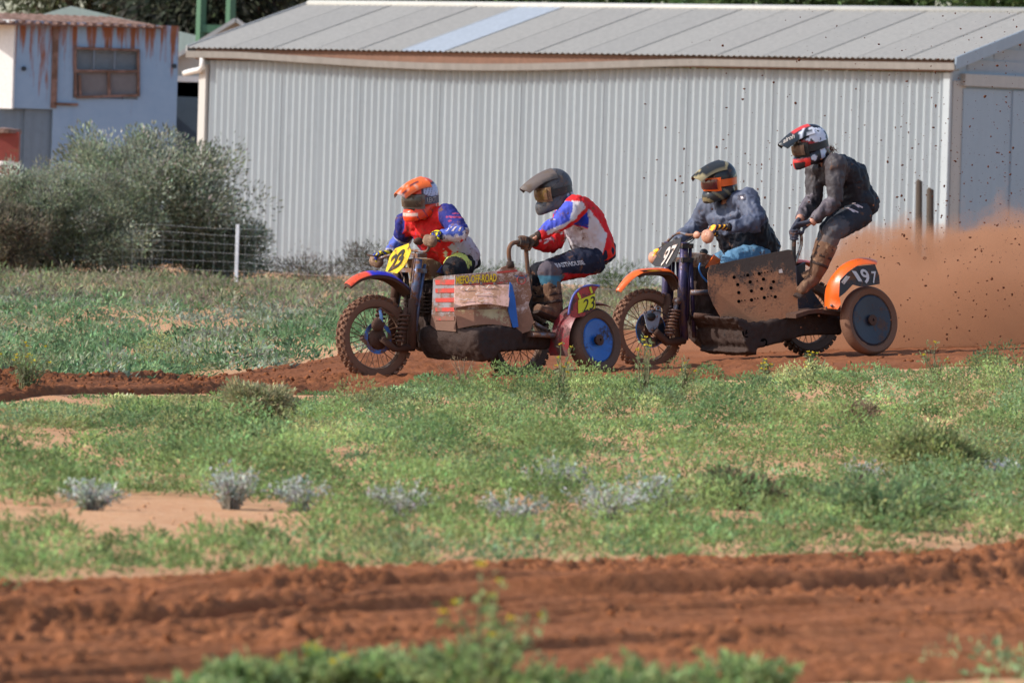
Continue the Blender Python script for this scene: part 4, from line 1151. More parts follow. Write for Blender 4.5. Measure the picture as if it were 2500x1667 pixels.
obj('rear_mudguard', mb, M_BLK, b1_)
# sidecar: belly, front panel with red stripes, side panel, deflectors
bel = [Vector((-.40, 0, .44)), Vector((-.38, 0, .36)), Vector((-.41, 0, .27)), Vector((-.48, 0, .19)), Vector((-.6, 0, c1(1480, 1195, .6).z)), d1(250, 1115, .72), d1(560, 1095, .72), d1(830, 1080, .72), d1(1190, 1000, .72), d1(1185, 920, .72), d1(700, 880, .72), d1(300, 800, .72)]
mb = hull(f1, bel, .05, .8, .07); muddy('belly_pan', mb, b1_, M_DARKM, 32)
M_PANEL = paint('mud_sprayed_white', rgb(208, 186, 178), .5, 0, .52, 7, mudc=rgb(150, 110, 88), mudz=(.38, .62))
fpn = [f1.F_('C', x, y, -.38) for x, y in ((1262, 250), (1330, 218), (1528, 200), (1532, 880), (1300, 860), (1230, 800), (1245, 640))]
mb = MB(); mb.prism(fpn, (-.02, 0, 0)); fpo = obj('front_panel', mb, paint('grey_blue_panel', rgb(146, 142, 146), .5, 0, .45, 7, mudc=rgb(124, 92, 76), mudz=(.40, .58)), b1_)
M_STRIPE = paint('red_stripe', rgb(200, 70, 60), .5, 0, .30, 10, mudc=rgb(140, 100, 84), mudz=(.36, .58))
for y0, y1 in ((262, 320), (365, 416), (480, 527), (595, 640), (700, 745)):
    mb = MB(); mb.prism([f1.F_('C', x, y, -.377) for x, y in ((1288, y0), (1518, y0-6), (1515, y1), (1292, y1))], (.002, 0, 0)); obj('red_stripe', mb, M_STRIPE, fpo)
sp_ = [(445, 445), (900, 410), (1090, 385), (1170, 330), (1250, 298), (1350, 298), (1405, 380), (1575, 430), (1600, 620), (1620, 760), (1570, 900), (1650, 1150), (1600, 1300), (1390, 1370), (460, 1290), (430, 960)]
qd = (Vector((-.93, .84, 0))-Vector((-.38, .55, 0))).normalized(); qn = Vector((-qd.y, qd.x, 0)); qn = toward(f1, (-.6, .7, .5), qn)
mb = MB(); mb.prism([p1q(*p) for p in sp_], -qn*.02); spn = obj('side_panel', mb, M_PANEL, b1_)
for (x0, y0), (x1, y1), h in (((1090, 395), (1395, 365), 30), ((1080, 560), (1260, 525), 30), ((560, 590), (1060, 560), 30)):
    mb = MB(); mb.prism([p1q(*p)+qn*.002 for p in ((x0, y0+h), (x1, y1+h), (x1, y1), (x0, y0))], qn*.0015); obj('red_stripe', mb, M_STRIPE, spn)
M_YEL = paint('yellow_letter', rgb(248, 212, 40), .5, 0, .06, 16)
tq = [p1q(x, y) for x, y in ((458, 590), (1078, 548), (458, 466))]
mb = text_mb('MEFO-OFF-ROAD', *tq, qn, off=.003, bold=.032, th=.001); obj('letter_outline', mb, paint('dark_outline', rgb(60, 46, 30), .6), spn)
mb = text_mb('MEFO-OFF-ROAD', *tq, qn, off=.0055, bold=.018, th=.001); obj('lettering', mb, M_YEL, spn)
# winged emblem
mb = MB(); ce = p1q(1460, 520)
mb.tube([ce+qd*.034*math.cos(a)+UPZ*.034*math.sin(a)+qn*.004 for a in np.linspace(0, 2*math.pi, 25)[:-1]], .0035, 5, closed=True)
obj('emblem_ring', mb, paint('red_emblem', rgb(190, 70, 66), .5, 0, .2), spn)
mb = MB(); mb.prism([p1q(x, y)+qn*.004 for x, y in ((1335, 450), (1430, 455), (1455, 480), (1500, 470), (1560, 430), (1530, 500), (1470, 505), (1400, 500))], qn*.002); obj('emblem_wings', mb, paint('grey_emblem', rgb(92, 100, 124), .5, 0, .2), spn)
# upper deflector, bowed away from the panel
def bowed(tl, tr, br, bl, o0, o1, bow, dip, n=14):
    g = []
    for i in range(n+1):
        u = i/n; row = []
        for j in range(7):
            v = j/6
            a = p1q(tl[0]+(tr[0]-tl[0])*u, tl[1]+(tr[1]-tl[1])*u); b = p1q(bl[0]+(br[0]-bl[0])*u, bl[1]+(br[1]-bl[1])*u-dip*math.sin(math.pi*u))
            row.append(a.lerp(b, v)+qn*(o0+(o1-o0)*v+bow*math.sin(math.pi*u)))
        g.append(row)
    mb = MB(); mb.sheet(g, -qn*.006); return mb
M_PINK = paint('mud_washed_pink', rgb(238, 190, 172), .5, 0, .38, 7, mudc=rgb(204, 156, 126))
obj('upper_deflector', bowed((440, 612), (1300, 592), (1232, 930), (400, 950), .012, .075, .012, 50), M_PINK, b1_, angle=R(40))
obj('lower_deflector', bowed((430, 985), (1255, 965), (1292, 1245), (475, 1265), .01, .05, .015, 55), paint('mud_washed_pale', rgb(190, 172, 130), .5, 0, .55, 6, mudc=rgb(158, 112, 88), mudz=(.38, .56)), b1_, angle=R(40))
mb = MB(); mb.prism([p1q(*p)+qn*.05 for p in ((1272, 556), (1302, 600), (1345, 800), (1396, 1240), (1312, 1252), (1242, 990), (1240, 860))], -qn*.03); obj('blue_side_plate', mb, paint('blue_plate', rgb(14, 92, 178), .4, 0, .1, 9), b1_)
for x in (670, 840, 1045):
    mb = MB(); q = p1q(x, 580); mb.lathe([(0, .02), (.008, .02), (.01, .0)], q+qn*.01, qn, 10); obj('rivet', mb, M_STEEL, spn)
M_WHT = paint('white_ink', rgb(226, 216, 208), .5, 0, .2, 16)
for k, (x0, x1, y0, a) in enumerate(((480, 700, 655, 26), (800, 1050, 630, 26), (730, 1010, 735, 12), (470, 690, 820, 12), (760, 920, 840, 10))):
    mb = MB(); v0 = (y0-600)/340
    mb.tube([p1q(x, y0+a*math.sin(x*.06+k)*math.sin(x*.017+1))+qn*(.02+.075*v0+.012*math.sin(math.pi*(x-420)/840)) for x in np.linspace(x0, x1, 46)], .0026, 4); obj('script_lettering', mb, M_WHT, spn)
# grab rails
brl = lambda x, y, l=.74: f1.L_('B', x, y, l)
M_RAIL = paint('muddy_rail', rgb(92, 82, 76), .5, .3, .6, 14)
mb = MB(); mb.tube(interp_path([brl(345, 1420), brl(325, 1250), brl(335, 1170), brl(375, 1118), brl(450, 1108), brl(520, 1115), brl(545, 1165), brl(552, 1290), brl(575, 1520)], 40), .018, 10); obj('grab_rail', mb, M_RAIL, b1_, True)
mb = MB(); mb.tube([brl(345, 1430), brl(340, 1350)], [.035, .028], 12); obj('rail_boot', mb, M_DARKM, b1_, True)
# platform and rear frame
mb = MB(); pf = [d1(730, 868, .86), d1(900, 880, .86), d1(1195, 905, .86)]
mb.prism([Vector((p.x, .1, p.z)) for p in pf]+[Vector((p.x, .1, p.z-.05)) for p in pf[::-1]], (0, .8, 0)); obj('footboard', mb, M_MUDDY, b1_)
mb = MB(); mb.tube([d1(740, 915, .9), d1(950, 925, .9), d1(1190, 915, .9)], .02, 8); obj('frame_rail', mb, M_STEEL, b1_, True)
mb = MB(); mb.tube([d1(752, 770, .82), d1(900, 862, .84)], .014, 8); obj('foot_bar', mb, M_STEEL, b1_, True)
mb = MB(); mb.prism([d1(730, 200, .70), d1(725, 480, .70), d1(740, 860, .70), d1(640, 860, .6), d1(640, 220, .6)], (0, -.5, 0)); obj('bulkhead', mb, M_BLK, b1_)
# sidecar mudguard with number
fc = sw1; R_f = .315
arc = [Vector((fc.x+.02+R_f*math.cos(R(a)), fc.y-.05, fc.z+.0+R_f*math.sin(R(a)))) for a in range(-22, 122, 8)]
M_FEN1 = paint('maroon_mudguard', rgb(128, 40, 46), .35, 0, .42, 9, mudc=rgb(92, 62, 58))
mb = fender_strip(arc, .115, .012, [(1, 1, 1)]*len(arc), (0, 1, 0)); mb.c = []
fo = obj('sidecar_mudguard', mb, M_FEN1, b1_, angle=R(50))
sd_ = [(1190, 700), (1180, 600), (1210, 490), (1270, 400), (1360, 340), (1530, 335), (1480, 400), (1492, 600), (1340, 700), (1240, 715)]
mb = MB(); mb.prism([d1(x, y, 1.075) for x, y in sd_], (0, -.006, 0)); fs = obj('mudguard_side', mb, paint('red_side', rgb(176, 44, 46), .4, 0, .38, 11, mudc=rgb(92, 64, 60)), b1_)
mb = MB(); mb.tube(interp_path([d1(x, y, 1.077) for x, y in ((1168, 680), (1185, 560), (1230, 440), (1310, 360), (1420, 325), (1535, 335))], 24), .009, 8); obj('mudguard_edge', mb, paint('blue_edge', rgb(92, 100, 178), .45, 0, .3, 10), fs, True)
M_FLU = paint('fluorescent_yellow', rgb(222, 222, 30), .45, 0, .08, 12)
for pl in (((1280, 505), (1482, 425), (1484, 600), (1282, 662)),):
    mb = MB(); mb.prism([d1(x, y, 1.078) for x, y in pl], (0, .002, 0)); obj('yellow_patch', mb, M_FLU, fs)
mb = text_mb('23', *[d1(x, y, 1.079) for x, y in ((1330, 660), (1470, 605), (1345, 500))], (0, 1, 0), bold=.0); obj('digit', mb, M_INK, fs)
for k, (x, y) in enumerate(((1285, 440), (1300, 465), (1430, 370), (1440, 395))):
    mb = MB(); q = d1(x, y, 1.08); mb.box(q, (.02, .003, .035), Matrix.Rotation(.4, 3, 'Y')); obj('yellow_sticker', mb, M_FLU, fs)

# ------------------------------------------------------------------ outfit 97
ax2 = at(*px('G', 535, 1008), 71.8)
f2 = Frame(Vector((ax2.x, ax2.y, ax2.z-.345)), R(32))
b2_ = thing('sidecar_motocross', 'orange sidecar motocross outfit number 97 with a mud covered drilled side panel', 'motorcycle', mat4=f2.M, group='racing sidecar outfits')
g2 = lambda x, y, l: f2.L_('G', x, y, l)
h2 = lambda x, y, l: f2.L_('H', x, y, l)
e2 = lambda x, y, l: f2.L_('E', x, y, l)
q2 = lambda z, x, y: f2.Q_(z, x, y, (-.28, .55), (-1.01, .85))
n32 = f2.vec((math.sin(R(33)), -math.cos(R(33)), .07))
wheel('front_wheel', b2_, AX0, n32, .345, .095, .262, phase=.1)
rw2 = h2(790, 895, 0)
wheel('rear_wheel', b2_, rw2, (0, 1, .05), .325, .125, .235, tyre=M_TYREB)
M_NAVY = paint('navy_disc', rgb(36, 42, 58), .45, 0, .16, 6, mudc=rgb(96, 72, 60))
sw2 = h2(1480, 935, 1.05)
wheel('sidecar_wheel', b2_, sw2, f2.vec((math.sin(R(39)), -math.cos(R(39)), .14)), .292, .125, .222, knob=False, disc=(.212, .038, M_NAVY), tyre=M_TYRE, spokes=False)
M_ORANGE = paint('orange_plastic', rgb(238, 104, 34), .3, 0, .10, 8)
fp2 = interp_path([g2(170, 525, 0), g2(280, 380, 0), g2(400, 292, 0), g2(560, 266, 0), g2(760, 272, 0), g2(850, 340, 0), g2(930, 470, 0)], 24)
mb = fender_strip(fp2, [.035+.045*min(1, i/7) for i in range(24)], .03, [(1, 1, 1)]*24, n32); mb.c = []
fen2 = obj('front_mudguard', mb, M_ORANGE, b2_, angle=R(45))
mb = fender_strip([p-Vector((0, 0, .012)) for p in fp2[7:]], .07, .03, [(1, 1, 1)]*17, n32, th=.02); mb.c = []
obj('mud_crust', mb, M_MUDDY, fen2)
mb = MB(); mb.prism([g2(x, y, .075) for x, y in ((440, 300), (560, 285), (700, 290), (760, 315), (640, 322), (520, 318))], (0, .003, 0)); dk = obj('dark_sticker', mb, M_BLK, fen2)
mb = MB(); mb.prism([g2(x, y, .082) for x, y in ((520, 292), (640, 290), (700, 302), (600, 308))], (0, .002, 0)); obj('yellow_sticker', mb, M_YEL, fen2)
M_PURP = paint('purple_black_steel', rgb(66, 58, 92), .35, .35, .3, 9, mudc=rgb(104, 78, 66))
for l in (.125, -.125):
    tp, md, bt = g2(985, -40, .125), g2(955, 600, .125), g2(985, 1130, .125)
    for q in (tp, md, bt): q.y = l
    leg = sub('fork_leg', b2_)
    mb = MB(); mb.tube([tp, md, bt], [.036, .038, .034], 12); obj('upper_tube', mb, M_PURP, leg, True)
    t2, b2 = g2(1058, 0, .125), g2(1012, 900, .125); t2.y = b2.y = l
    mb = MB(); mb.tube([t2, b2], .015, 8); obj('brace_tube', mb, M_PURP, leg, True)
    sa, sb = g2(895, 660, .15), g2(800, 1080, .15); sa.y = sb.y = l*1.2
    mb = MB(); mb.tube([sa, sb], .022, 10); obj('damper', mb, M_STEEL, leg, True)
    mb = MB(); mb.tube(coil(sa.lerp(sb, .2), sa.lerp(sb, .95), .042, 0, 8), .011, 6); obj('spring', mb, paint('brown_spring', rgb(86, 66, 64), .4, .3, .5, 12), leg, True)
    mb = MB(); mb.tube([sa-Vector((0, .03, 0)), sa+Vector((0, .03, 0))], .028, 10); obj('shock_mount', mb, M_STEEL, leg, True)
    k1, k2 = g2(780, 1150, .13), g2(660, 1040, .13)
    for q in (k1, k2): q.y = l
    mb = MB(); mb.tube([bt, k1, k2, Vector((AX0.x, l, AX0.z))], [.034, .032, .03, .03], 10); obj('link_arm', mb, M_PURP if l < 0 else M_MUDDY, leg, True)
for nm, z_ in (('top_yoke', 0), ('lower_yoke', 170)):
    q = g2(975, z_, .125); mb = MB(); mb.box((q.x-.02, 0, q.z), (.11, .33, .04)); obj(nm, mb, M_BLK, b2_)
q = AX0+n32*.055
mb = MB(); mb.lathe([(.145, 0), (.145, .004), (.075, .004), (.075, 0)], q, n32, 40, closed=True); obj('brake_disc', mb, paint('dark_disc', rgb(48, 54, 66), .4, .4, .4, 14), b2_)
mb = MB(); mb.lathe([(.148, -.002), (.152, .0), (.152, .006), (.146, .006)], q, n32, 40, closed=True); obj('disc_edge', mb, paint('blue_edge_metal', rgb(74, 132, 196), .4, .3, .3, 12), b2_)
cb = [(490, 790), (600, 765), (640, 805), (645, 735), (668, 722), (695, 735), (692, 830), (650, 1000), (600, 1042), (560, 1030), (530, 970)]
mb = MB(); mb.prism([g2(x, y, .1) for x, y in cb], (0, .012, 0)); cbo = obj('caliper_bracket', mb, paint('grey_alloy', rgb(150, 160, 176), .45, .3, .15, 14), b2_)
for x, y, r in ((668, 745, .012), (600, 1000, .016), (520, 800, .008), (600, 790, .008)):
    mb = MB(); q = g2(x, y, .115); mb.tube([q, q+Vector((0, .008, 0))], r, 10); obj('bolt', mb, M_STEEL, cbo, True)
lump(b2_, 'brake_caliper', g2(590, 850, .12), (.045, .018, .035), M_BLK, 13, amp=.1)
lump(b2_, 'mud_flap', g2(790, 730, .05), (.035, .05, .11), M_MUDDY, 14)
mb = MB(); mb.tube(interp_path([g2(600, 780, .12), g2(700, 790, .13), g2(850, 900, .16), g2(925, 850, .14), g2(900, 700, .14)], 20), .005, 6); obj('brake_hose', mb, M_BLK, b2_, True)
PL2 = [(852, 1012), (842, 1100), (795, 1230), (722, 1330), (688, 1352), (560, 1342), (520, 1312), (590, 1200), (640, 1120), (705, 1068), (800, 1030)]
mb = MB(); mb.prism([f2.F_('E', x, y, .13) for x, y in PL2], (.006, 0, 0)); npl2 = obj('number_plate', mb, paint('black_plate', rgb(48, 50, 58), .35, 0, .08, 12), b2_)
mb = text_mb('97', *[f2.F_('E', x, y, .137) for x, y in ((600, 1345), (722, 1300), (690, 1128))], (1, 0, 0), bold=.02); obj('digit', mb, M_WHT, npl2)
gl2, gr2 = e2(1150, 965, .34), e2(560, 1230, -.34)
hb2 = sub('handlebar', b2_); ctr2 = g2(985, -60, 0)
mb = MB(); mb.tube(interp_path([gl2+Vector((-.06, .05, 0)), gl2, ctr2+Vector((.02, .12, .05)), ctr2+Vector((.02, -.12, .05)), gr2, gr2+Vector((-.06, -.05, 0))], 24), .012, 8); obj('bar', mb, M_STEEL, hb2, True)
mb = MB(); mb.tube([gl2, gl2+Vector((-.06, .06, 0))], .018, 8); mb.tube([gr2, gr2+Vector((-.06, -.06, 0))], .018, 8); obj('grip', mb, M_BLK, hb2, True)
M_TANG = paint('tan_guard', rgb(206, 150, 122), .5, 0, .2, 12, mudc=rgb(160, 110, 88))
for q, s_ in ((e2(1140, 1000, .38), 1), (e2(1020, 985, .25), .55), (e2(535, 1240, -.38), .9)):
    lump(hb2, 'hand_guard', q, (.045*s_, .075*s_, .058*s_), M_TANG, 17, amp=.12)
mb = MB(); mb.tube(interp_path([e2(850, 1090, .05), e2(940, 1040, .12), e2(1000, 985, .22)], 10), .006, 5); mb.tube(interp_path([e2(860, 1110, .05), e2(950, 1065, .12), e2(1020, 1000, .22)], 10), .005, 5); obj('control_cable', mb, M_BLK, hb2, True)
tk2 = hull(f2, [e2(1040, 1200, .12), e2(1110, 1190, .12), e2(1210, 1220, .12), e2(1330, 1290, .12), e2(1330, 1400, .12), e2(1080, 1400, .12), e2(1010, 1290, .12)], -.13, .13, .05)
obj('fuel_tank', tk2, paint('pale_tank', rgb(176, 152, 132), .4, 0, .5, 9), b2_, angle=R(60))
lump(b2_, 'tank_cap', e2(1100, 1180, .05), (.035, .035, .03), M_BLK, 18, amp=.03)
mb = MB(); mb.prism([e2(x, y, .17) for x, y in ((1218, 1208), (1312, 1282), (1112, 1375))], (0, -.015, 0)); obj('tank_shroud', mb, M_ORANGE, b2_)
mb = MB(); mb.tube(interp_path([e2(1060, 1300, .2), e2(1045, 1370, .2), e2(1080, 1450, .2), e2(1145, 1520, .2)], 14), .008, 6); obj('blue_hose', mb, paint('blue_rubber', rgb(64, 128, 196), .4), b2_, True)
eng = hull(f2, [g2(1080, 250, .05), g2(1260, 230, .05), g2(1500, 500, .05), g2(1560, 900, .05), g2(1380, 1260, .05), g2(1220, 1150, .05), g2(1120, 820, .05)], -.2, .18, .06)
muddy('engine', eng, b2_, M_DARKM, 33)
for a, b in (((1060, 560), (1270, 555)), ((1100, 830), (1330, 850))):
    mb = MB(); mb.tube([g2(*a, .3), g2(*b, .35)], .022, 8); obj('cross_tube', mb, M_MUDDY if b[1] > 600 else M_STEEL, b2_, True)
for l in (.1, -.1):
    q, w_ = g2(1060, 150, .1), g2(1100, 1100, .1); q.y = w_.y = l
    mb = MB(); mb.tube([q, w_], .018, 8); obj('frame_tube', mb, M_PURP, b2_, True)
mb = MB(); mb.prism([Vector((-.5, -.13, .84)), Vector((-1.3, -.13, .86)), Vector((-1.5, -.13, .95)), Vector((-1.5, -.13, .84)), Vector((-1.3, -.13, .74)), Vector((-.6, -.13, .72))], (0, .26, 0)); obj('seat', mb, M_BLK, b2_)
mb = MB(); mb.bar((-.8, .1, .5), (rw2.x, .1, rw2.z), .04, .06); mb.bar((-.8, -.1, .5), (rw2.x, -.1, rw2.z), .04, .06); obj('swingarm', mb, M_DARKM, b2_)
mb = fender_strip([(rw2.x+.1+.41*math.cos(R(a)), 0, rw2.z+.08+.41*math.sin(R(a))) for a in range(30, 130, 10)], .09, .02, [(1, 1, 1)]*10, (0, 1, 0)); mb.c = []
obj('rear_mudguard', mb, paint('red_plastic', rgb(214, 84, 56), .35, 0, .2, 9), b2_)
# drilled side panel
pq = [q2('E', 1170, 1332), q2('E', 1500, 1262), q2('E', 2055, 1150), q2('E', 2092, 1160), q2('H', 652, 285), q2('H', 690, 870), q2('H', 300, 962), q2('H', 0, 1035), q2('G', 1640, 988), q2('G', 1450, 910), q2('G', 1330, 700), q2('G', 1272, 560), q2('G', 1262, 330)]
pd = (Vector((-1.01, .85, 0))-Vector((-.28, .55, 0))).normalized(); pn = toward(f2, (-.6, .7, .5), Vector((-pd.y, pd.x, 0)))
def mudpanel():
    k = NT('mud_sprayed_black_panel'); v = k.coords()
    n1 = k.noise(v, 3.2, 7, .72); n2 = k.noise(v, 60, 3, .7)
    sep = k.n('SeparateXYZ'); tc = k.n('TexCoord'); k.l(tc.outputs['Object'], sep.inputs[0])
    mr = k.n('MapRange'); k.l(sep.outputs['Z'], mr.inputs[0])
    for i, x in zip((1, 2, 3, 4), (.25, 1.0, .30, -.12)): mr.inputs[i].default_value = x
    ad = k.n('Math', operation='ADD'); k.l(n1, ad.inputs[0]); k.l(mr.outputs[0], ad.inputs[1])
    ad2 = k.n('Math', operation='MULTIPLY_ADD'); k.l(n2, ad2.inputs[0]); ad2.inputs[1].default_value = .3; k.l(ad.outputs[0], ad2.inputs[2])
    f = k.ramp(ad2.outputs[0], .58, .72)
    k.col(k.mix(f, rgb(74, 64, 58), k.mix(n2, rgb(150, 104, 74), rgb(182, 128, 92)))); k.rough(.85); k.bump(ad2.outputs[0], .6, .015)
    return k.m
mb = MB(); mb.prism(pq, -pn*.012); pan2 = obj('side_panel', mb, mudpanel(), b2_)
M_HOLE = paint('hole_shadow', (.006, .005, .005, 1), 1.0, spec=0)
big = [(1578, 377), (1742, 352), (1880, 335), (1622, 465), (1770, 432), (1930, 400), (1635, 560), (1785, 540), (1908, 513), (1635, 665), (1787, 648), (1940, 620)]
sml = [(1660, 368), (1700, 355), (1808, 342), (1910, 325), (1945, 320), (1708, 447), (1857, 420), (1670, 655), (1707, 652), (1828, 632), (1862, 628)]
for lst, z, r in ((big, 'G', .0145), (sml, 'G', .006), ([(380, 567), (427, 667), (408, 497)], 'H', .014), ([(340, 387), (383, 380), (222, 490), (385, 657), (345, 665)], 'H', .006)):
    for x, y in lst:
        q = q2(z, x, y); mb = MB(); mb.tube([q-pn*.004, q+pn*.0015], r, 14); obj('hole_shade_disc', mb, M_HOLE, pan2)  # no hole cut: a black disc paints the shade inside each one
mb = MB(); mb.prism([q2('H', x, y)+pn*.003 for x, y in ((465, 365), (500, 352), (512, 395), (470, 400))], pn*.003); obj('torn_sticker', mb, M_WHT, pan2)
bel = [Vector((-.50, 0, .46)), Vector((-.46, 0, .36)), Vector((-.48, 0, .27)), Vector((-.56, 0, .20)), Vector((-.62, 0, g2(1460, 1312, .5).z)), h2(20, 1285, .72), h2(300, 1215, .72), h2(760, 1090, .72), h2(1170, 1080, .72), h2(1150, 850, .72), h2(690, 850, .72), h2(0, 1000, .72), g2(1500, 850, .72)]
mb = hull(f2, bel, .05, .78, .06); muddy('belly_pan', mb, b2_, M_DARKM, 34)
for z, x, y, r in (('H', 110, 1065, .045), ('H', 300, 1180, .035)):
    q = f2.L_(z, x, y, .783); mb = MB(); mb.tube([q-Vector((0, .01, 0)), q], r, 16); obj('pan_shade_disc', mb, M_HOLE, b2_)  # black discs on the pan, painted shade in place of cut holes
pf = [h2(640, 860, .92), h2(780, 815, .92), h2(900, 800, .92), h2(1152, 838, .92)]
mb = MB(); mb.prism([Vector((p.x, .1, p.z)) for p in pf]+[Vector((p.x, .1, p.z-.035)) for p in pf[::-1]], (0, .85, 0)); obj('footboard', mb, M_MUDDY, b2_)
mb = MB(); mb.prism([h2(660, 290, .74), h2(720, 420, .74), h2(980, 790, .74), h2(690, 830, .74)], (0, -.1, 0)); obj('bulkhead', mb, paint('navy_sheet', rgb(40, 42, 56), .5, 0, .2), b2_)
brl2 = lambda x, y, l=.78: f2.L_('E', x, y, l)
mb = MB(); mb.tube(interp_path([brl2(2115, 1330), brl2(2112, 1180), brl2(2118, 1010), brl2(2135, 945)], 16), .02, 10); obj('grab_rail', mb, M_BLK, b2_, True)
mb = MB(); mb.tube(interp_path([brl2(2130, 1300), brl2(2165, 1200), brl2(2195, 1100), brl2(2198, 1000), brl2(2170, 940), brl2(2135, 930)], 24), .014, 10); obj('grab_handle', mb, paint('worn_chrome', rgb(170, 160, 150), .25, .8, .3, 12), b2_, True)
mb = MB(); q = brl2(2135, 965); mb.ell(q, (.02, .02, .02), 12, 8); obj('brass_knob', mb, paint('brass', rgb(190, 140, 50), .3, .8), b2_, True)
# sidecar mudguard with number
out = [(985, 800), (985, 680), (1005, 550), (1065, 430), (1155, 325), (1270, 262), (1400, 240), (1500, 262), (1570, 300)]
inn = [(1130, 805), (1165, 745), (1150, 640), (1175, 490), (1255, 380), (1350, 318), (1440, 300), (1520, 296), (1570, 302)]
ro, ri = interp_path([h2(x, y, .95) for x, y in out], 24), interp_path([h2(x, y, 1.12) for x, y in inn], 24)
g = []
for a, b in zip(ro, ri):
    mid = (a+b)/2; ou = (mid-Vector((sw2.x, mid.y, sw2.z))).normalized()
    g.append([a.lerp(b, t)+ou*(.03*math.sin(math.pi*t)) for t in np.linspace(0, 1, 8)])
mb = MB(); mb.sheet(g, Vector((0, -.006, -.004))); fo2 = obj('sidecar_mudguard', mb, M_ORANGE, b2_, angle=R(60))
for z, x, y in (('H', 1060, 765), ('H', 1000, 790)):
    q = f2.L_(z, x, y, 1.06); mb = MB(); mb.tube([q, q+Vector((.012, .02, .0))], .012, 10); obj('bolt', mb, M_STEEL, fo2, True)
sd2 = [(1150, 670), (1160, 480), (1250, 388), (1350, 322), (1550, 302), (1598, 430), (1605, 522), (1480, 545), (1380, 552), (1300, 530), (1215, 620)]
mb = MB(); mb.prism([h2(x, y, 1.13) for x, y in sd2], (0, -.008, 0)); fs2 = obj('mudguard_side', mb, paint('navy_side', rgb(38, 44, 56), .4, 0, .28, 10), b2_)
M_W2 = paint('white_number', rgb(214, 216, 220), .5, 0, .1)
for ch, bx in (('1', ((1362, 492), (1412, 500), (1285, 372))), ('9', ((1420, 515), (1510, 520), (1370, 352))), ('7', ((1520, 515), (1572, 515), (1505, 380)))):
    mb = text_mb(ch, *[h2(x, y, 1.133) for x, y in bx], (0, 1, 0), bold=.02); obj('digit', mb, M_W2, fs2)
mb = MB(); mb.prism([h2(x, y, 1.132) for x, y in ((1170, 500), (1230, 430), (1270, 440), (1200, 530))], (0, .003, 0)); obj('torn_sticker', mb, M_WHT, fs2)
mb = MB(); mb.bar(sw2, Vector((sw2.x+.05, .6, sw2.z-.02)), .06, .05); obj('wheel_axle', mb, M_DARKM, b2_)
mb = MB(); mb.bar(sw1, Vector((sw1.x+.05, .6, sw1.z-.02)), .06, .05); obj('wheel_axle', mb, M_DARKM, b1_)
print('sw1', sw1, 'sw2', sw2, 'rw2', rw2, 'grips', gl, gr_, gl2, gr2)
for fr_, w_, r_ in ((f1, AX0, .345), (f1, sw1, .268), (f1, Vector((-1.5, 0, float(f1.L_('D', 560, 990, 0).z))), .325), (f2, AX0, .345), (f2, sw2, .292), (f2, rw2, .325)):
    W = fr_.M @ w_; print('contact %.2f %.2f wheel bottom %.3f ground %.3f' % (W.x, W.y, W.z-r_, float(Z0(W.x, W.y))))
# ================================================================== riders
def seg_param(V, a, b):
    a, b = np.array(a), np.array(b); d = b-a; t = np.clip(((V-a)@d)/(d@d), 0, 1)
    return np.linalg.norm(V-(a+t[:, None]*d), axis=1), t
def inpoly(x, y, P):
    r = np.zeros(len(x), bool); n = len(P)
    for i in range(n):
        x0, y0 = P[i]; x1, y1 = P[(i+1) % n]
        if y0 == y1: continue
        c = ((y0 > y) != (y1 > y)) & (x < (x1-x0)*(y-y0)/(y1-y0)+x0); r ^= c
    return r
def cl(r, g, b): return np.array(rgb(r, g, b)[:3])
M_CLOTH = paint('muddy_cloth', (1, 1, 1, 1), .8, 0, .16, 11, vc=True, bump=.5, spec=.2)
M_CLOTHM = paint('muddier_cloth', (1, 1, 1, 1), .8, 0, .42, 9, vc=True, bump=.3, spec=.2)
M_JACKET = paint('sport_jacket', (1, 1, 1, 1), .55, 0, .06, 11, vc=True, bump=.45, spec=.3)
M_BOOT = paint('muddy_boot', rgb(156, 120, 90), .8, 0, .7, 10, mudc=rgb(112, 78, 56), bump=.6)
M_SKIN = paint('skin', rgb(196, 140, 116), .55)
M_HEL = paint('helmet_paint', (1, 1, 1, 1), .28, 0, .10, 9, vc=True)
M_HELM = paint('muddy_helmet_paint', (1, 1, 1, 1), .5, 0, .32, 9, vc=True, mudc=rgb(104, 88, 76))
def addbase(fr, base):
    return fr.M @ Matrix.Translation(base)
def put(name, me, mat, parent, base):
    me.transform(Matrix.Translation(-Vector(base)))
    me.update()
    return link(name, me, mat, parent, True)
def hand(mb, wrist, grip, bdir, rb=.016, flip=1, s=1.0):
    w, g = Vector(wrist), Vector(grip); b = Vector(bdir).normalized()
    a = (g-w); a = (a-b*a.dot(b)).normalized(); up = b.cross(a)
    if up.z < 0: up = -up
    kn = g+up*(rb+.022)*s-a*.012*s
    etube(mb, [w, w.lerp(kn, .45), kn-a*.012, kn+a*.01-up*.008], [.029*s, .036*s, .044*s, .038*s], [.024*s, .022*s, .019*s, .014*s], b, 14)
    for k, o in enumerate((-.034, -.0115, .0115, .033)):
        rad = rb+.011*s; ln = (1.0, 1.1, 1.05, .85)[k]
        P = [kn+b*o*s-a*.006]
        for th in (10, 60, 110, 160, 200):
            t = R(th*ln)
            P.append(g+b*(o+.002*k)*s+(up*math.cos(t)+a*math.sin(t))*(rad+.004))
        mb.tube(P, [.0115*s, .0115*s, .0105*s, .010*s, .0095*s, .008*s], 8)
    P = [w.lerp(kn, .45)+b*flip*.028*s-up*.01, g-a*(rb+.016)+b*flip*.04*s-up*.004, g-up*(rb+.012)+b*flip*.036*s-a*.004, g-up*(rb+.010)+a*.014+b*flip*.03*s]
    mb.tube(P, [.014*s, .0135*s, .011*s, .009*s], 8)
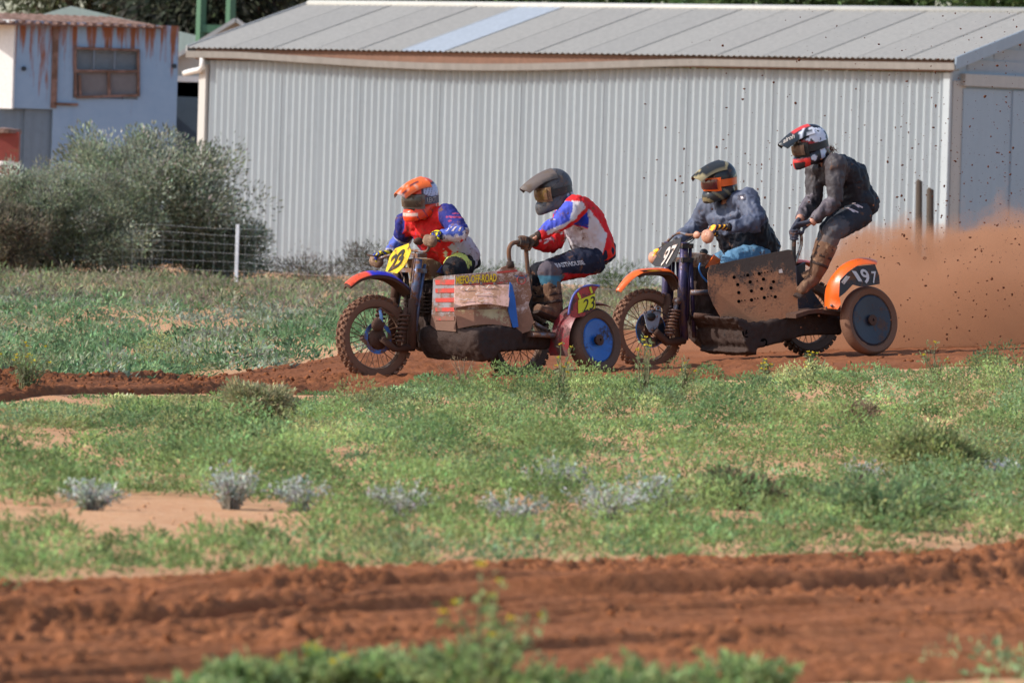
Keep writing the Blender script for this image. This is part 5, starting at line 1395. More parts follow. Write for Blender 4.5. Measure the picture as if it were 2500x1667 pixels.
def helmet(parent, base, fr, c, fwd_w, scheme, goggle, up_w=(0, 0, 1), s=1.0, lens=None, mat=None, strap=None):
    """motocross helmet built in the head's own frame: shell with chin bar, visor, goggles"""
    f = fr.vec(fwd_w).normalized(); u = fr.vec(up_w); l = u.cross(f).normalized(); u = f.cross(l)
    RM = Matrix((f, l, u)).transposed(); c = Vector(c)
    mb = MB()
    mb.ell((-.008, 0, .02), (.142, .116, .138), 24, 16)
    mb.ell((-.03, 0, -.055), (.118, .108, .115), 20, 12)
    mb.ell((-.075, 0, -.085), (.075, .085, .07), 16, 10)
    path = interp_path([Vector(p) for p in ((-.05, .096, -.09), (.03, .098, -.115), (.10, .078, -.135), (.148, .036, -.15), (.156, 0, -.152), (.148, -.036, -.15), (.10, -.078, -.135), (.03, -.098, -.115), (-.05, -.096, -.09))], 22)
    etube(mb, [p+Vector((0, 0, .018)) for p in path], [.050]*22, [.020]*22, Vector((0, 0, 1)), 10)
    mb.ell((.05, 0, -.085), (.098, .084, .06), 16, 10)
    mb.tube([(.158, -.032, -.128), (.165, 0, -.124), (.158, .032, -.128)], .012, 8)
    me = fuse(mb, .0085, 4)
    V = mverts(me); C = scheme(V, mnorms(me))
    # face port: no opening cut, its inner shade is painted dark on the shell
    port = (V[:, 0] > .05) & (V[:, 2] < .035) & (V[:, 2] > -.10) & (np.abs(V[:, 1]) < .088) & (V[:, 2] > -.072-.0*V[:, 0])
    port2 = (V[:, 0] > .07) & (V[:, 2] < -.072) & (V[:, 2] > -.10) & (np.abs(V[:, 1]) < .06) & (V[:, 0] < .15)
    C[port | port2] = cl(36, 30, 28)
    setcol(me, C)
    T = Matrix.Translation(c-Vector(base)) @ RM.to_4x4() @ Matrix.Scale(s, 4)
    me.transform(T); me.update()
    sh = link('helmet', me, mat or M_HEL, parent, True)
    def hp(name, mb_, m_, ang=R(45)):
        mb_.v = [tuple(T @ Vector(p)) for p in mb_.v]; return obj(name, mb_, m_, sh, angle=ang)
    # visor
    g = []; cc = []
    for i in range(13):
        t = i/12; row = []
        for j in range(13):
            q = j/12*2-1
            x = .0+.285*t-.05*q*q*t; w = .115-.055*t
            z = .156-.022*t-.085*t*t - (.055-.022*t)*q*q
            if abs(q) > .85: z -= .012*(1-t*.6)
            z += .008*math.exp(-(q/.18)**2)
            row.append(Vector((x, q*w, z))); cc.append((x, q*w, z))
        g.append(row)
    mv = MB(); mv.sheet(g, Vector((0, 0, -.006)))
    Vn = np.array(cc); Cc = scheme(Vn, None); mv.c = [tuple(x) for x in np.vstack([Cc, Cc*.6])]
    hp('visor', mv, mat or M_HEL)
    # goggles: frame band, lens, strap
    def band(z0, z1, a0, a1, ox, n=18, bulge=.0):
        gg = []
        for i in range(n+1):
            a = R(a0+(a1-a0)*i/n); row = []
            for j in range(5):
                z = z0+(z1-z0)*j/4; k = 1+bulge*math.sin(math.pi*j/4)
                row.append(Vector(((.126+ox)*k*math.cos(a)**.75 if math.cos(a) > 0 else (.126+ox)*math.cos(a), (.108+ox)*math.sin(a), z-.006*math.cos(a))))
            gg.append(row)
        m_ = MB(); m_.sheet(gg, lambda p: Vector((p.x, p.y, 0)).normalized()*-.012); return m_
    hp('goggle_frame', band(-.078, .032, -64, 64, .020, bulge=.05), goggle)
    hp('goggle_lens', band(-.060, .020, -50, 50, .031, bulge=.04), lens or M_LENS)
    hp('goggle_strap', band(-.045, .012, 62, 170, .016), strap or goggle); hp('goggle_strap', band(-.045, .012, -170, -62, .016), strap or goggle)
    for sg in (-1, 1):
        mvv = MB(); mvv.box((.135, sg*.055, -.152), (.035, .006, .026), Matrix.Rotation(-sg*.7, 3, 'Z')); hp('chin_vent', mvv, M_BLK)
    return sh, T
M_LENS = paint('smoked_lens', rgb(72, 62, 54), .12, 0, .15, 9)
def bvh_of(o):
    me = o.data; return BVHTree.FromPolygons([v.co[:] for v in me.vertices], [p.vertices[:] for p in me.polygons])
def decal(name, txt, bl, br, tl, cast, target, mat, parent, base, bold=.02, off=.004, quad=None):
    """lettering laid onto a curved surface: every vertex dropped along cast onto the target"""
    base = Vector(base); cast = Vector(cast).normalized(); t = bvh_of(target)
    if txt: mb = text_mb(txt, bl, br, tl, -cast, off=0, bold=bold, th=.0)
    else:
        mb = MB(); n = 8; bl, br, tl = Vector(bl), Vector(br), Vector(tl)
        mb.add([bl+(br-bl)*(i/n)+(tl-bl)*(j/n) for i in range(n+1) for j in range(n+1)], [(i*(n+1)+j, (i+1)*(n+1)+j, (i+1)*(n+1)+j+1, i*(n+1)+j+1) for i in range(n) for j in range(n)])
    out = []; miss = False
    ds = []
    for p in mb.v:
        q = Vector(p)-base; h = t.ray_cast(q-cast*.5, cast, 1.2)
        ds.append((q, h[0]))
    ok = [(h-q).dot(cast) for q, h in ds if h is not None]
    if not ok: return None
    md = sorted(ok)[len(ok)//2]
    for q, h in ds:
        d = (h-q).dot(cast) if h is not None else md
        if abs(d-md) > .1: d = md
        out.append(tuple(q+cast*(d-off)))
    mb.v = out
    return obj(name, mb, mat, parent)
def limbcls(V, arms):
    """nearest limb index: 0 torso else 1.. and t along it"""
    best = np.full(len(V), 9.); idx = np.zeros(len(V), int); tt = np.zeros(len(V))
    for k, (a, b, r) in enumerate(arms):
        d, t = seg_param(V, a, b); d = d/r
        m = d < best; best[m] = d[m]; idx[m] = k; tt[m] = t[m]
    return idx, tt
def person(fr, label, J, fat, jersey_col, trouser_col, glove_col, mats, base, group, wr=.0085, boots=M_BOOT, seed=0):
    t = thing('person', label, 'person', mat4=addbase(fr, base), group=group)
    nk, ch, pv = J['neck'], J['chest'], J['pelvis']
    side = (J['shL']-J['shR']).normalized()
    wst = pv.lerp(ch, .35)+J.get('belly', Vector((0, 0, 0)))
    mid = pv.lerp(ch, .68)+J.get('back', Vector((0, 0, 0)))
    # clothing: jersey
    mb = MB()
    etube(mb, [pv-(ch-pv).normalized()*.03, pv.lerp(wst, .5), wst, mid, ch, ch.lerp(nk, .55)], [.165*fat, .175*fat, .172*fat, .185*fat, .18*fat, .09], [.128*fat, .142*fat, .142*fat, .145*fat, .125*fat, .08], side, 20)
    for s_ in 'LR':
        sh, el, w = J['sh'+s_], J['el'+s_], J['wr'+s_]
        a = .074*(.6+.4*fat)
        mb.tube([ch.lerp(nk, .3).lerp(sh, .3), sh, sh.lerp(el, .5), el], [a*1.12, a*1.16, a*1.0, a*.86], 14)
        mb.tube([el-(w-el).normalized()*.012, el.lerp(w, .4), w], [a*.86, a*.8, a*.56], 14)
        mb.ell(sh, (a*1.15,)*3, 14, 10)
    me = fuse(mb, .0105, 3); wrinkle(me, wr, 13, seed)
    V, N = mverts(me), mnorms(me)
    arms = [(pv, ch, 2.4), (J['shL'], J['elL'], 1), (J['elL'], J['wrL'], 1), (J['shR'], J['elR'], 1), (J['elR'], J['wrR'], 1)]
    idx, tt = limbcls(V, arms)
    setcol(me, jersey_col(V, N, idx, tt))
    jer = put('jersey', me, mats[0], t, base)
    # trousers
    mb = MB()
    etube(mb, [pv+(ch-pv).normalized()*.10, pv, pv-(ch-pv).normalized()*.06+Vector((0, 0, -.02))], [.15*fat, .165*fat, .13*fat], [.11*fat, .135*fat, .11*fat], side, 18)
    for s_ in 'LR':
        hp_, kn, an = J['hip'+s_], J['kn'+s_], J['an'+s_]
        k = .6+.4*fat
        mb.tube([hp_, hp_.lerp(kn, .35), hp_.lerp(kn, .75), kn], [.112*k, .108*k, .094*k, .086*k], 14)
        mb.ell(kn, (.086, .086, .086), 14, 10)
        mb.tube([kn, kn.lerp(an, .35), kn.lerp(an, .85)], [.08, .076, .058], 14)
    me = fuse(mb, .0115, 3); wrinkle(me, wr*.8, 14, seed+3)
    V, N = mverts(me), mnorms(me); setcol(me, trouser_col(V, N))
    tr = put('trousers', me, mats[1], t, base)
    # boots
    for s_ in 'LR':
        kn, an, toe = J['kn'+s_], J['an'+s_], J['toe'+s_]
        d = (toe-an); fd = d.normalized(); shin = (kn-an).normalized()
        dn = (-shin+fd*.15).normalized()
        heel = an+dn*.075-fd*.05
        mb = MB()
        mb.tube([kn.lerp(an, .30), kn.lerp(an, .55), an], [.084, .08, .066], 14)
        mb.tube([heel, an+dn*.05+fd*.03, an+dn*.045+fd*.12, an+dn*.04+fd*.21], [.052, .056, .054, .042], 12, flat=.9)
        mb.ell(an, (.064, .064, .064), 12, 8)
        sl = an+dn*.085
        me = fuse(mb, .011, 3); wrinkle(me, .004, 22, seed+9)
        bt = put('boot', me, boots, t, base)
        mb = MB(); etube(mb, [sl-fd*.075-Vector(base), sl-Vector(base), sl+fd*.1-Vector(base), sl+fd*.225-dn*.012-Vector(base)], [.046, .052, .055, .038], [.015, .014, .014, .014], fd.cross(dn), 12); obj('sole', mb, M_DARKM, bt, angle=R(40))
        for q in (.42, .6, .8):
            p = kn.lerp(an, q)-Vector(base); mb = MB(); mb.tube([p-shin*.012, p+shin*.012], .086-.01*q, 14); obj('strap', mb, M_DARKM if boots is M_BOOT else boots, bt, True)
    # gloves
    for s_ in 'LR':
        mb = MB(); w, g_ = J['wr'+s_], J['gr'+s_]
        hand(mb, w, g_, J['bar'+s_], flip=(-1 if s_ == 'L' else 1)*J.get('flip', 1), s=J.get('hs', 1.0))
        me = fuse(mb, .0055, 2); V = mverts(me)
        tpar = seg_param(V, w, g_)[1]
        setcol(me, glove_col(V, tpar))
        put('glove', me, mats[2], t, base)
        d = (J['wr'+s_]-J['el'+s_]).normalized(); mb = MB(); q = w-Vector(base)
        mb.tube([q-d*.005, q+d*.03], [.036, .034], 14); obj('cuff', mb, mats[3], t, True)
    # the body itself, one continuous figure inside the clothes
    mb = MB()
    etube(mb, [pv-Vector((0, 0, .03)), wst, mid, ch, nk, nk.lerp(J['head'], .5)], [.13*fat, .13*fat, .14*fat, .13*fat, .06, .055], [.095*fat, .1*fat, .1*fat, .09*fat, .06, .06], side, 16)
    mb.ell(J['head']+Vector((0, 0, -.01)), (.09, .075, .115), 16, 12)
    for s_ in 'LR':
        sh, el, w, g_ = J['sh'+s_], J['el'+s_], J['wr'+s_], J['gr'+s_]
        mb.tube([ch.lerp(sh, .5), sh, el, w, w.lerp(g_, .5)], [.05, .05, .04, .027, .02], 12)
        hp_, kn, an, toe = J['hip'+s_], J['kn'+s_], J['an'+s_], J['toe'+s_]
        mb.tube([pv, hp_, kn, an, an.lerp(toe, .5)], [.08, .075, .052, .038, .025], 12)
    me = fuse(mb, .02, 3)
    put('body', me, M_SKIN, t, base)
    return t, jer, tr
def polyset(fr, z, L, P): return [((lambda q: (q.x, q.z))(fr.L_(z, x, y, L))) for x, y in P]
def fillpoly(C, V, polys):
    for P, c in polys: C[inpoly(V[:, 0], V[:, 2], P)] = c
    return C
GRP = 'riders on the two outfits'

# ------------------------------------------------------------------ 1: driver of 23
J = dict(head=a1(1200, 430, .0), neck=a1(1300, 640, .0), chest=a1(1310, 760, .0), pelvis=a1(1690, 1255, .0),
         shL=a1(1530, 655, .2), shR=a1(990, 775, -.2), elL=a1(1705, 890, .43), elR=a1(960, 960, -.42), wrL=a1(1455, 912, .37), wrR=a1(800, 1130, -.36),
         grL=gl+Vector((-.02, .03, 0)), grR=gr_+Vector((-.02, -.03, 0)), barL=Vector((-.3, 1, 0)), barR=Vector((.3, 1, 0)),
         hipL=a1(1700, 1280, .1), hipR=a1(1650, 1290, -.1), knL=c1(1500, 150, .25), knR=c1(1330, 180, -.25))
J['anL'], J['anR'] = Vector((-.72, .24, .36)), Vector((-.72, -.24, .36)); J['toeL'], J['toeR'] = J['anL']+Vector((.2, .03, -.03)), J['anR']+Vector((.2, -.03, -.03))
RED, NAVY, WHT_, ORR = cl(206, 40, 40), cl(44, 48, 118), cl(206, 200, 204), cl(226, 66, 44)
def jc1(V, N, i, t):
    C = np.tile(RED, (len(V), 1))
    sd = np.array((J1['shL']-J1['shR']).normalized())
    q = N@sd
    C[(i == 0) & (q > .45) & (t < .62)] = WHT_*.85
    C[(i == 0) & (q < -.6)] = NAVY
    C[np.isin(i, (1, 3))] = NAVY
    lo = np.isin(i, (1, 3)) & (t > .72) & (N[:, 2] < .1); C[lo] = WHT_
    C[np.isin(i, (2, 4))] = cl(84, 100, 176)
    C[np.isin(i, (2, 4)) & (N[:, 2] < -.05)] = WHT_
    C[np.isin(i, (2, 4)) & (t < .15) & (N[:, 2] < -.5)] = RED
    pal = np.isin(i, (1,)) & (np.abs(t-.48) < .13) & (np.sin(V[:, 2]*190) > .2) & (N[:, 1] > .2); C[pal] = cl(170, 70, 100)
    return C
J1 = J
def tc1(V, N):
    C = np.tile(cl(38, 38, 42), (len(V), 1))
    d, t = seg_param(V, J1['hipL'], J1['knL']); d2, t2 = seg_param(V, J1['hipR'], J1['knR'])
    C[(d < .12) & (t > .35) & (t < .72) & (N[:, 2] > .05)] = cl(222, 232, 120); C[(d2 < .12) & (t2 > .35) & (t2 < .72) & (N[:, 2] > .05)] = cl(222, 232, 120)
    return C
def gc1(V, t):
    C = np.tile(cl(46, 44, 60), (len(V), 1)); n = fbm(V[:, 0]*45, V[:, 1]*45, V[:, 2]*45, s=4, o=2)
    C[n > .15] = cl(226, 206, 40); C[n < -.25] = cl(70, 90, 180); return C
base1 = J['pelvis']-Vector((0, 0, .05))
P1, jer1, tro1 = person(f1, 'rider in red and navy jersey and orange helmet steering the outfit numbered 23', J, 1.12, jc1, tc1, gc1, (M_CLOTH, M_CLOTH, M_CLOTH, M_BLK), base1, GRP, seed=1)
def h1c(V, N):
    C = np.tile(cl(236, 72, 34), (len(V), 1)); x, y, z = V[:, 0], np.abs(V[:, 1]), V[:, 2]
    if N is None:
        C[:] = cl(246, 112, 48); n = fbm(x*30, V[:, 1]*30, z*0+3, s=8, o=2)
        C[(n > .28)] = cl(240, 170, 140); C[(np.abs(y-.045) < .004)] = cl(60, 40, 60); C[(x > .22) & (n > 0)] = cl(225, 190, 180); return C
    p = (y > .055) & (z > .0+.35*(x+.02)) & (z < .10-.1*x) & (x > -.09) & (x < .07)
    C[p] = cl(176, 180, 206); n = np.abs(np.sin(x*120+z*60))
    C[p & (n < .18)] = cl(60, 50, 80)
    e = (y > .05) & (z > -.015+.35*(x+.02)) & (z < .115-.1*x) & (x > -.10) & (x < .085) & ~p; C[e] = cl(70, 46, 66)
    C[(z < -.08) & (np.abs(np.sin(x*40-z*30)) < .16) & (y > .05)] = cl(70, 50, 90)
    C[(x > .13) & (z > -.135) & (z < -.11)] = cl(226, 190, 176)
    return C
M_STRAPG = paint('grey_strap', rgb(92, 92, 104), .6, 0, .15)
hd1, T1 = helmet(P1, base1, f1, J['head'], (-math.cos(R(46)), -math.sin(R(46)), -.08), h1c, paint('grey_goggle', rgb(110, 104, 100), .4, 0, .3), strap=M_STRAPG, s=1.04)
for ch, o0, o1 in (('LEATT', -.045, .055),):
    l_ = lambda x, z: T1 @ Vector((x, .14, z))+Vector(base1)
    for stp in [c for c in hd1.children if c.name.startswith('goggle_strap')][:1]:
        decal('lettering', 'LEATT', l_(.058, -.036), l_(-.042, -.030), l_(.062, .004), (T1.to_3x3() @ Vector((0, -1, 0))), stp, M_WHT, hd1, base1, bold=.02, off=.003)
fA = lambda x, y: f1.F_('A', x, y, .0)
for k, (x0, y0, w, h, txt, mt) in enumerate(((1370, 1165, 130, 55, 'SPORT', M_INK), (1240, 1215, 120, 40, 'RACING', None), (1380, 1215, 130, 40, 'TEAM', None))):
    pass
M_WTX = paint('white_print', rgb(226, 206, 206), .7, 0, .12)
decal('lettering', 'SPORT', fA(1375, 1172), fA(1500, 1140), fA(1368, 1130), (-1, 0, 0), jer1, M_INK, P1, base1, bold=.03)
# printed sponsor patches, too small to read in the picture
for x, y, w, h in ((1050, 850, 120, 60), (1210, 835, 50, 26), (1270, 815, 45, 22), (1100, 950, 36, 50), (1160, 950, 40, 40), (1230, 1090, 110, 34), (1390, 1075, 80, 40), (1250, 1190, 90, 26), (1370, 1215, 140, 22)):
    for k in range(max(2, w//28)):
        xx = x+k*28; sl_ = random.uniform(-8, 8)
        decal('print', '', fA(xx, y-k*4), fA(xx+9, y-k*4), fA(xx+sl_, y-h-k*4), (-1, 0, 0), jer1, M_WTX, P1, base1)
decal('flag_patch', '', fA(1335, 790), fA(1425, 765), fA(1330, 735), (-1, 0, 0), jer1, paint('navy_patch', tuple(NAVY)+(1,), .7), P1, base1, off=.003)

# ------------------------------------------------------------------ 2: passenger of 23
b_ = lambda x, y, l: f1.L_('B', x, y, l)
J = dict(head=b_(905, 425, .62), neck=b_(1050, 590, .64), chest=b_(1170, 700, .66), pelvis=b_(1450, 1235, .66),
         shL=b_(1185, 650, .84), shR=b_(1080, 680, .48), elL=b_(985, 860, .86), elR=b_(890, 1130, .50), wrL=b_(720, 1010, .79), wrR=b_(655, 1110, .68),
         grL=brl(540, 1135), grR=brl(500, 1115), barL=Vector((.0, .15, 1)), barR=Vector((1, 0, .1)),
         hipL=b_(1450, 1310, .76), hipR=b_(1420, 1310, .56), knL=d1(925, 165, .72), knR=d1(800, 200, .48), anL=d1(1000, 620, .78), anR=d1(800, 640, .50), back=Vector((-.02, 0, .01)))
J['toeL'] = d1(740, 520, .80); J['toeR'] = J['anR']+Vector((.2, 0, .05)); J2 = J
pb = lambda *P: polyset(f1, 'B', .84, P)
BLUE_ = cl(36, 62, 176)
polA = [(pb((1000, 430), (1200, 440), (1345, 500), (1640, 860), (1690, 1060), (1570, 1230), (1505, 1240), (1570, 1000), (1400, 780), (1320, 640), (1280, 540), (1120, 500)), cl(214, 38, 46)),
        (pb((1000, 560), (1050, 515), (1160, 495), (1280, 540), (1320, 640), (1330, 930), (1140, 840), (1250, 740), (1190, 640), (1180, 600), (1090, 590)), BLUE_),
        (pb((1320, 640), (1400, 780), (1572, 995), (1510, 1260), (1400, 1290), (1222, 1270), (1200, 1100), (1140, 855), (1330, 935)), WHT_)]
polB = [(pb((940, 540), (1092, 585), (1052, 720), (1000, 830), (800, 965), (700, 930), (860, 780), (900, 680)), cl(76, 88, 190)),
        (pb((1090, 575), (1185, 585), (1205, 665), (1100, 805), (815, 1030), (790, 965), (1000, 828), (1052, 718)), WHT_),
        (pb((1205, 665), (1270, 740), (1130, 850), (900, 1000), (815, 1045), (815, 1015), (1100, 800)), cl(206, 40, 44))]
def jc2(V, N, i, t):
    C = np.tile(cl(222, 54, 40), (len(V), 1))
    C = fillpoly(C, V, polA)
    near = np.isin(i, (1, 2)); A = np.tile(cl(206, 40, 44), (len(V), 1)); A = fillpoly(A, V, polB); C[near] = A[near]
    C[np.isin(i, (3, 4))] = cl(206, 36, 40)
    C[np.isin(i, (4,)) & (N[:, 2] > .4) & (t > .3)] = cl(206, 150, 160)
    return C
pd_ = lambda *P: polyset(f1, 'D', .76, P)
polT = [(pd_((1040, 185), (1400, 185), (1560, 175), (1640, 260), (1540, 330), (1330, 340), (1050, 330)), cl(184, 34, 40)),
        (pd_((760, 30), (960, 40), (1030, 150), (1000, 260), (760, 270)), cl(92, 84, 92)), (pd_((760, 220), (1060, 200), (1060, 340), (760, 340)), cl(64, 108, 128))]
def tc2(V, N):
    C = np.tile(cl(34, 38, 56), (len(V), 1)); C = fillpoly(C, V, polT)
    C[V[:, 1] < .60] = cl(28, 28, 34); return C
def gc2(V, t): return np.tile(cl(74, 66, 60), (len(V), 1))
base2 = Vector((J['anL'].x, J['anL'].y-.05, J['anL'].z-.1))
P2, jer2, tro2 = person(f1, 'crouching passenger in red, white and blue jersey and dark muddy helmet gripping a rail', J, 1.16, jc2, tc2, gc2, (M_CLOTH, M_CLOTH, M_CLOTHM, M_DARKM), base2, GRP, seed=2)
def h2c(V, N):
    C = np.tile(cl(70, 70, 74), (len(V), 1)); x, y, z = V[:, 0], np.abs(V[:, 1]), V[:, 2]
    if N is None: C[:] = cl(96, 84, 78); C[y > .085] = cl(60, 56, 56); return C
    C[(np.abs(np.sin(x*38+z*50)) < .15)] = cl(40, 38, 40)
    w = (x < -.055) & (z < -.0) & (z > -.075) & (y > .03); C[w] = cl(176, 180, 190); C[w & (np.abs(x+.085) < .009)] = cl(40, 40, 46)
    return C
helmet(P2, base2, f1, J['head'], (-math.cos(R(24)), -math.sin(R(24)), -.20), h2c, paint('muddy_goggle', rgb(150, 120, 80), .4, 0, .5), lens=paint('amber_lens', rgb(110, 84, 44), .2, 0, .4), mat=M_HELM, s=1.04, strap=M_BLK)
dd = lambda x, y: f1.L_('D', x, y, .86)
decal('lettering', 'FASTHOUSE', dd(1078, 118), dd(1364, 78), dd(1056, 66), (0, -1, 0), tro2, paint('white_letter', rgb(232, 232, 238), .6), P2, base2, bold=.045)
bb = lambda x, y: f1.L_('B', x, y, .9)
for x, y, w, h in ((985, 690, 20, 60), (1000, 640, 16, 40), (960, 740, 20, 30), (900, 830, 40, 20), (990, 1010, 30, 40), (940, 1000, 30, 30), (990, 1090, 60, 26), (985, 1140, 100, 30)):
    decal('print', '', bb(x, y), bb(x+w, y-w*.3), bb(x+6, y-h), (0, -1, 0), jer2, M_WTX, P2, base2)

# ------------------------------------------------------------------ 3: driver of 97
J = dict(head=e2(1285, 365, .0), neck=e2(1390, 560, .0), chest=e2(1410, 690, .0), pelvis=e2(1690, 1190, .0),
         shL=e2(1590, 590, .22), shR=e2(1150, 690, -.22), elL=e2(1690, 850, .44), elR=e2(1050, 850, -.42), wrL=e2(1385, 895, .39), wrR=e2(800, 1060, -.36),
         grL=gl2+Vector((-.03, .03, .01)), grR=gr2+Vector((-.02, -.03, 0)), barL=Vector((-.3, 1, 0)), barR=Vector((.3, 1, 0)),
         hipL=e2(1720, 1240, .13), hipR=e2(1640, 1250, -.13), knL=e2(1400, 1300, .27), knR=e2(1250, 1310, -.27), belly=Vector((.04, 0, .02)))
J['anL'], J['anR'] = Vector((-.75, .24, .40)), Vector((-.75, -.24, .40)); J['toeL'], J['toeR'] = J['anL']+Vector((.2, .03, -.03)), J['anR']+Vector((.2, -.03, -.03)); J3 = J
pe = lambda *P: polyset(f2, 'E', .15, P)
polJ = [(pe((1180, 1080), (1330, 1010), (1480, 960), (1600, 935), (1780, 820), (1950, 880), (2060, 1150), (1700, 1330), (1300, 1300)), cl(28, 30, 38))]
def jc3(V, N, i, t):
    C = np.tile(cl(84, 90, 108), (len(V), 1)); n = fbm(V[:, 0]*8, V[:, 1]*8, V[:, 2]*8, s=3, o=2)
    C *= (1+.12*n[:, None]); D = fillpoly(C.copy(), V, polJ); m = i == 0; C[m] = D[m]
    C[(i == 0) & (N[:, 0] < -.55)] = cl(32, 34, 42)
    return C
def tc3(V, N): return np.tile(cl(92, 132, 162), (len(V), 1))
def gc3(V, t):
    C = np.tile(cl(36, 34, 44), (len(V), 1)); q = np.sin(V[:, 0]*150+V[:, 2]*120)
    C[(q > .35)] = cl(244, 120, 34); C[(q > .75)] = cl(246, 200, 50); C[t < .1] = cl(206, 50, 56); return C
base3 = J['pelvis']-Vector((0, 0, .05))
P3, jer3, tro3 = person(f2, 'stout rider in grey jacket and blue jeans with orange goggles steering the outfit numbered 97', J, 1.42, jc3, tc3, gc3, (M_JACKET, M_CLOTH, M_JACKET, M_BLK), base3, GRP, seed=3, wr=.0095)
def h3c(V, N):
    C = np.tile(cl(40, 42, 44), (len(V), 1)); x, y, z = V[:, 0], np.abs(V[:, 1]), V[:, 2]
    g = np.sin(x*22+z*55+V[:, 1]*20)
    if N is None:
        C[:] = cl(48, 50, 50); C[(g > .8)] = cl(150, 136, 100); C[(x > .19) & (np.sin(V[:, 1]*90+x*40) > -.2)] = cl(186, 170, 128); return C
    C[(g > .86) & (z > .02)] = cl(160, 146, 110); C[(z < -.06) & (np.sin(x*60-z*70) > .55)] = cl(120, 108, 80)
    return C
M_ORF = paint('orange_goggle', rgb(246, 104, 30), .35)
hd3, T3 = helmet(P3, base3, f2, J['head'], (-math.cos(R(36)), -math.sin(R(36)), -.12), h3c, M_ORF, lens=paint('red_lens', rgb(96, 44, 44), .1), s=1.04, strap=M_ORF)
ee = lambda x, y: f2.L_('E', x, y, .4)
decal('sleeve_badge', '', ee(1545, 600), ee(1605, 590), ee(1550, 540), (-.3, -1, 0), jer3, paint('dark_badge', rgb(60, 60, 76), .6), P3, base3)
decal('sleeve_badge', '', ee(1565, 580), ee(1585, 577), ee(1567, 555), (-.3, -1, 0), jer3, M_WTX, P3, base3, off=.006)

# ------------------------------------------------------------------ 4: passenger of 97
k_ = lambda x, y, l: f2.L_('F', x, y, l)
hk = lambda x, y, l: f2.L_('H', x, y, l)
J = dict(head=k_(565, 400, .66), neck=k_(720, 540, .70), chest=k_(800, 660, .70), pelvis=k_(1100, 1060, .72),
         shL=k_(835, 615, .88), shR=k_(620, 690, .50), elL=k_(820, 1000, .92), elR=k_(590, 990, .52), wrL=k_(595, 1215, .86), wrR=k_(455, 1185, .70),
         grL=brl2(2150, 935)+Vector((0, .015, 0)), grR=brl2(2120, 985), barL=Vector((1, .2, .1)), barR=Vector((.1, .1, 1)),
         hipL=k_(1110, 1120, .82), hipR=k_(1070, 1120, .62), knL=k_(800, 1320, .90), knR=k_(760, 1300, .62), anL=hk(890, 400, .84), anR=hk(900, 330, .62), back=Vector((-.06, 0, .03)))
J['toeL'] = hk(740, 545, .86); J['toeR'] = J['anR']+Vector((.18, 0, -.1)); J4 = J
pk = lambda *P: polyset(f2, 'F', .85, P)
polK = [(pk((880, 420), (1020, 470), (1190, 690), (1290, 860), (1330, 1040), (1230, 1120), (860, 1080), (920, 850), (935, 640), (915, 500)), cl(30, 32, 40)),
        (pk((520, 670), (750, 700), (750, 760), (520, 730)), cl(138, 126, 126)), (pk((520, 730), (750, 760), (740, 930), (600, 830)), cl(50, 48, 52))]
def jc4(V, N, i, t):
    C = np.tile(cl(68, 63, 66), (len(V), 1)); D = fillpoly(C.copy(), V, polK); m = i == 0; C[m] = D[m]
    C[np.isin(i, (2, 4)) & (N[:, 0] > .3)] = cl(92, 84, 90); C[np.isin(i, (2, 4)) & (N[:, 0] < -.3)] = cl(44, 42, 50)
    return C
def tc4(V, N):
    C = np.tile(cl(50, 54, 62), (len(V), 1)); d, t = seg_param(V, J4['knL'], J4['anL'])
    C[(d < .11)] = cl(104, 92, 88); d, t = seg_param(V, J4['hipL'], J4['knL']); C[(t > .7) & (d < .1)] = cl(84, 82, 86)
    C[V[:, 1] < .72] = cl(32, 36, 44)
    return C
def gc4(V, t): return np.tile(cl(66, 68, 80), (len(V), 1))
base4 = Vector((J['anL'].x, J['anL'].y-.1, J['anL'].z-.15))
P4, jer4, tro4 = person(f2, 'passenger in charcoal top and black, white and red helmet standing bent over on outfit 97', J, 1.12, jc4, tc4, gc4, (M_JACKET, M_CLOTH, M_CLOTH, M_SKIN), base4, GRP, seed=4)
def h4c(V, N):
    C = np.tile(cl(34, 34, 42), (len(V), 1)); x, y, z = V[:, 0], np.abs(V[:, 1]), V[:, 2]
    n = fbm(x*26, V[:, 1]*26, z*26, s=21, o=2)
    if N is None:
        C[:] = cl(40, 46, 52); C[(y < .04) & (x < .16)] = cl(206, 60, 56); C[(y > .05) & (x < .12) & (n > -.05)] = cl(206, 210, 222); return C
    C[(z > .02) & (n > .08) & (y > .03)] = cl(210, 214, 226); C[(x < -.02) & (z < .04) & (n > .1)] = cl(200, 206, 224)
    C[(np.abs(z-.35*x-.0) < .016) & (y > .06)] = cl(150, 30, 44)
    C[(x > .08) & (z < -.09)] = cl(206, 46, 44); C[(x > .12) & (z < -.12) & (V[:, 1] > .0)] = cl(40, 34, 38)
    C[((x-.045)**2+(z+.10)**2 < .0006) & (y > .05)] = cl(200, 206, 220); return C
hd4, T4 = helmet(P4, base4, f2, J['head'], (-math.cos(R(24)), -math.sin(R(24)), -.22), h4c, M_BLK, lens=paint('brown_lens', rgb(92, 72, 62), .15), s=1.06, strap=M_BLK)
vz = [c for c in hd4.children if c.name.startswith('visor')][0]
l4 = lambda x, y, z=.3: T4 @ Vector((x, y, z))+Vector(base4)
decal('lettering', 'airoh', l4(.255, .035), l4(.165, .066), l4(.235, .012), (T4.to_3x3() @ Vector((0, 0, -1))), vz, M_WHT, hd4, base4, bold=.03, off=.004)
kk = lambda x, y: f2.L_('F', x, y, .98)
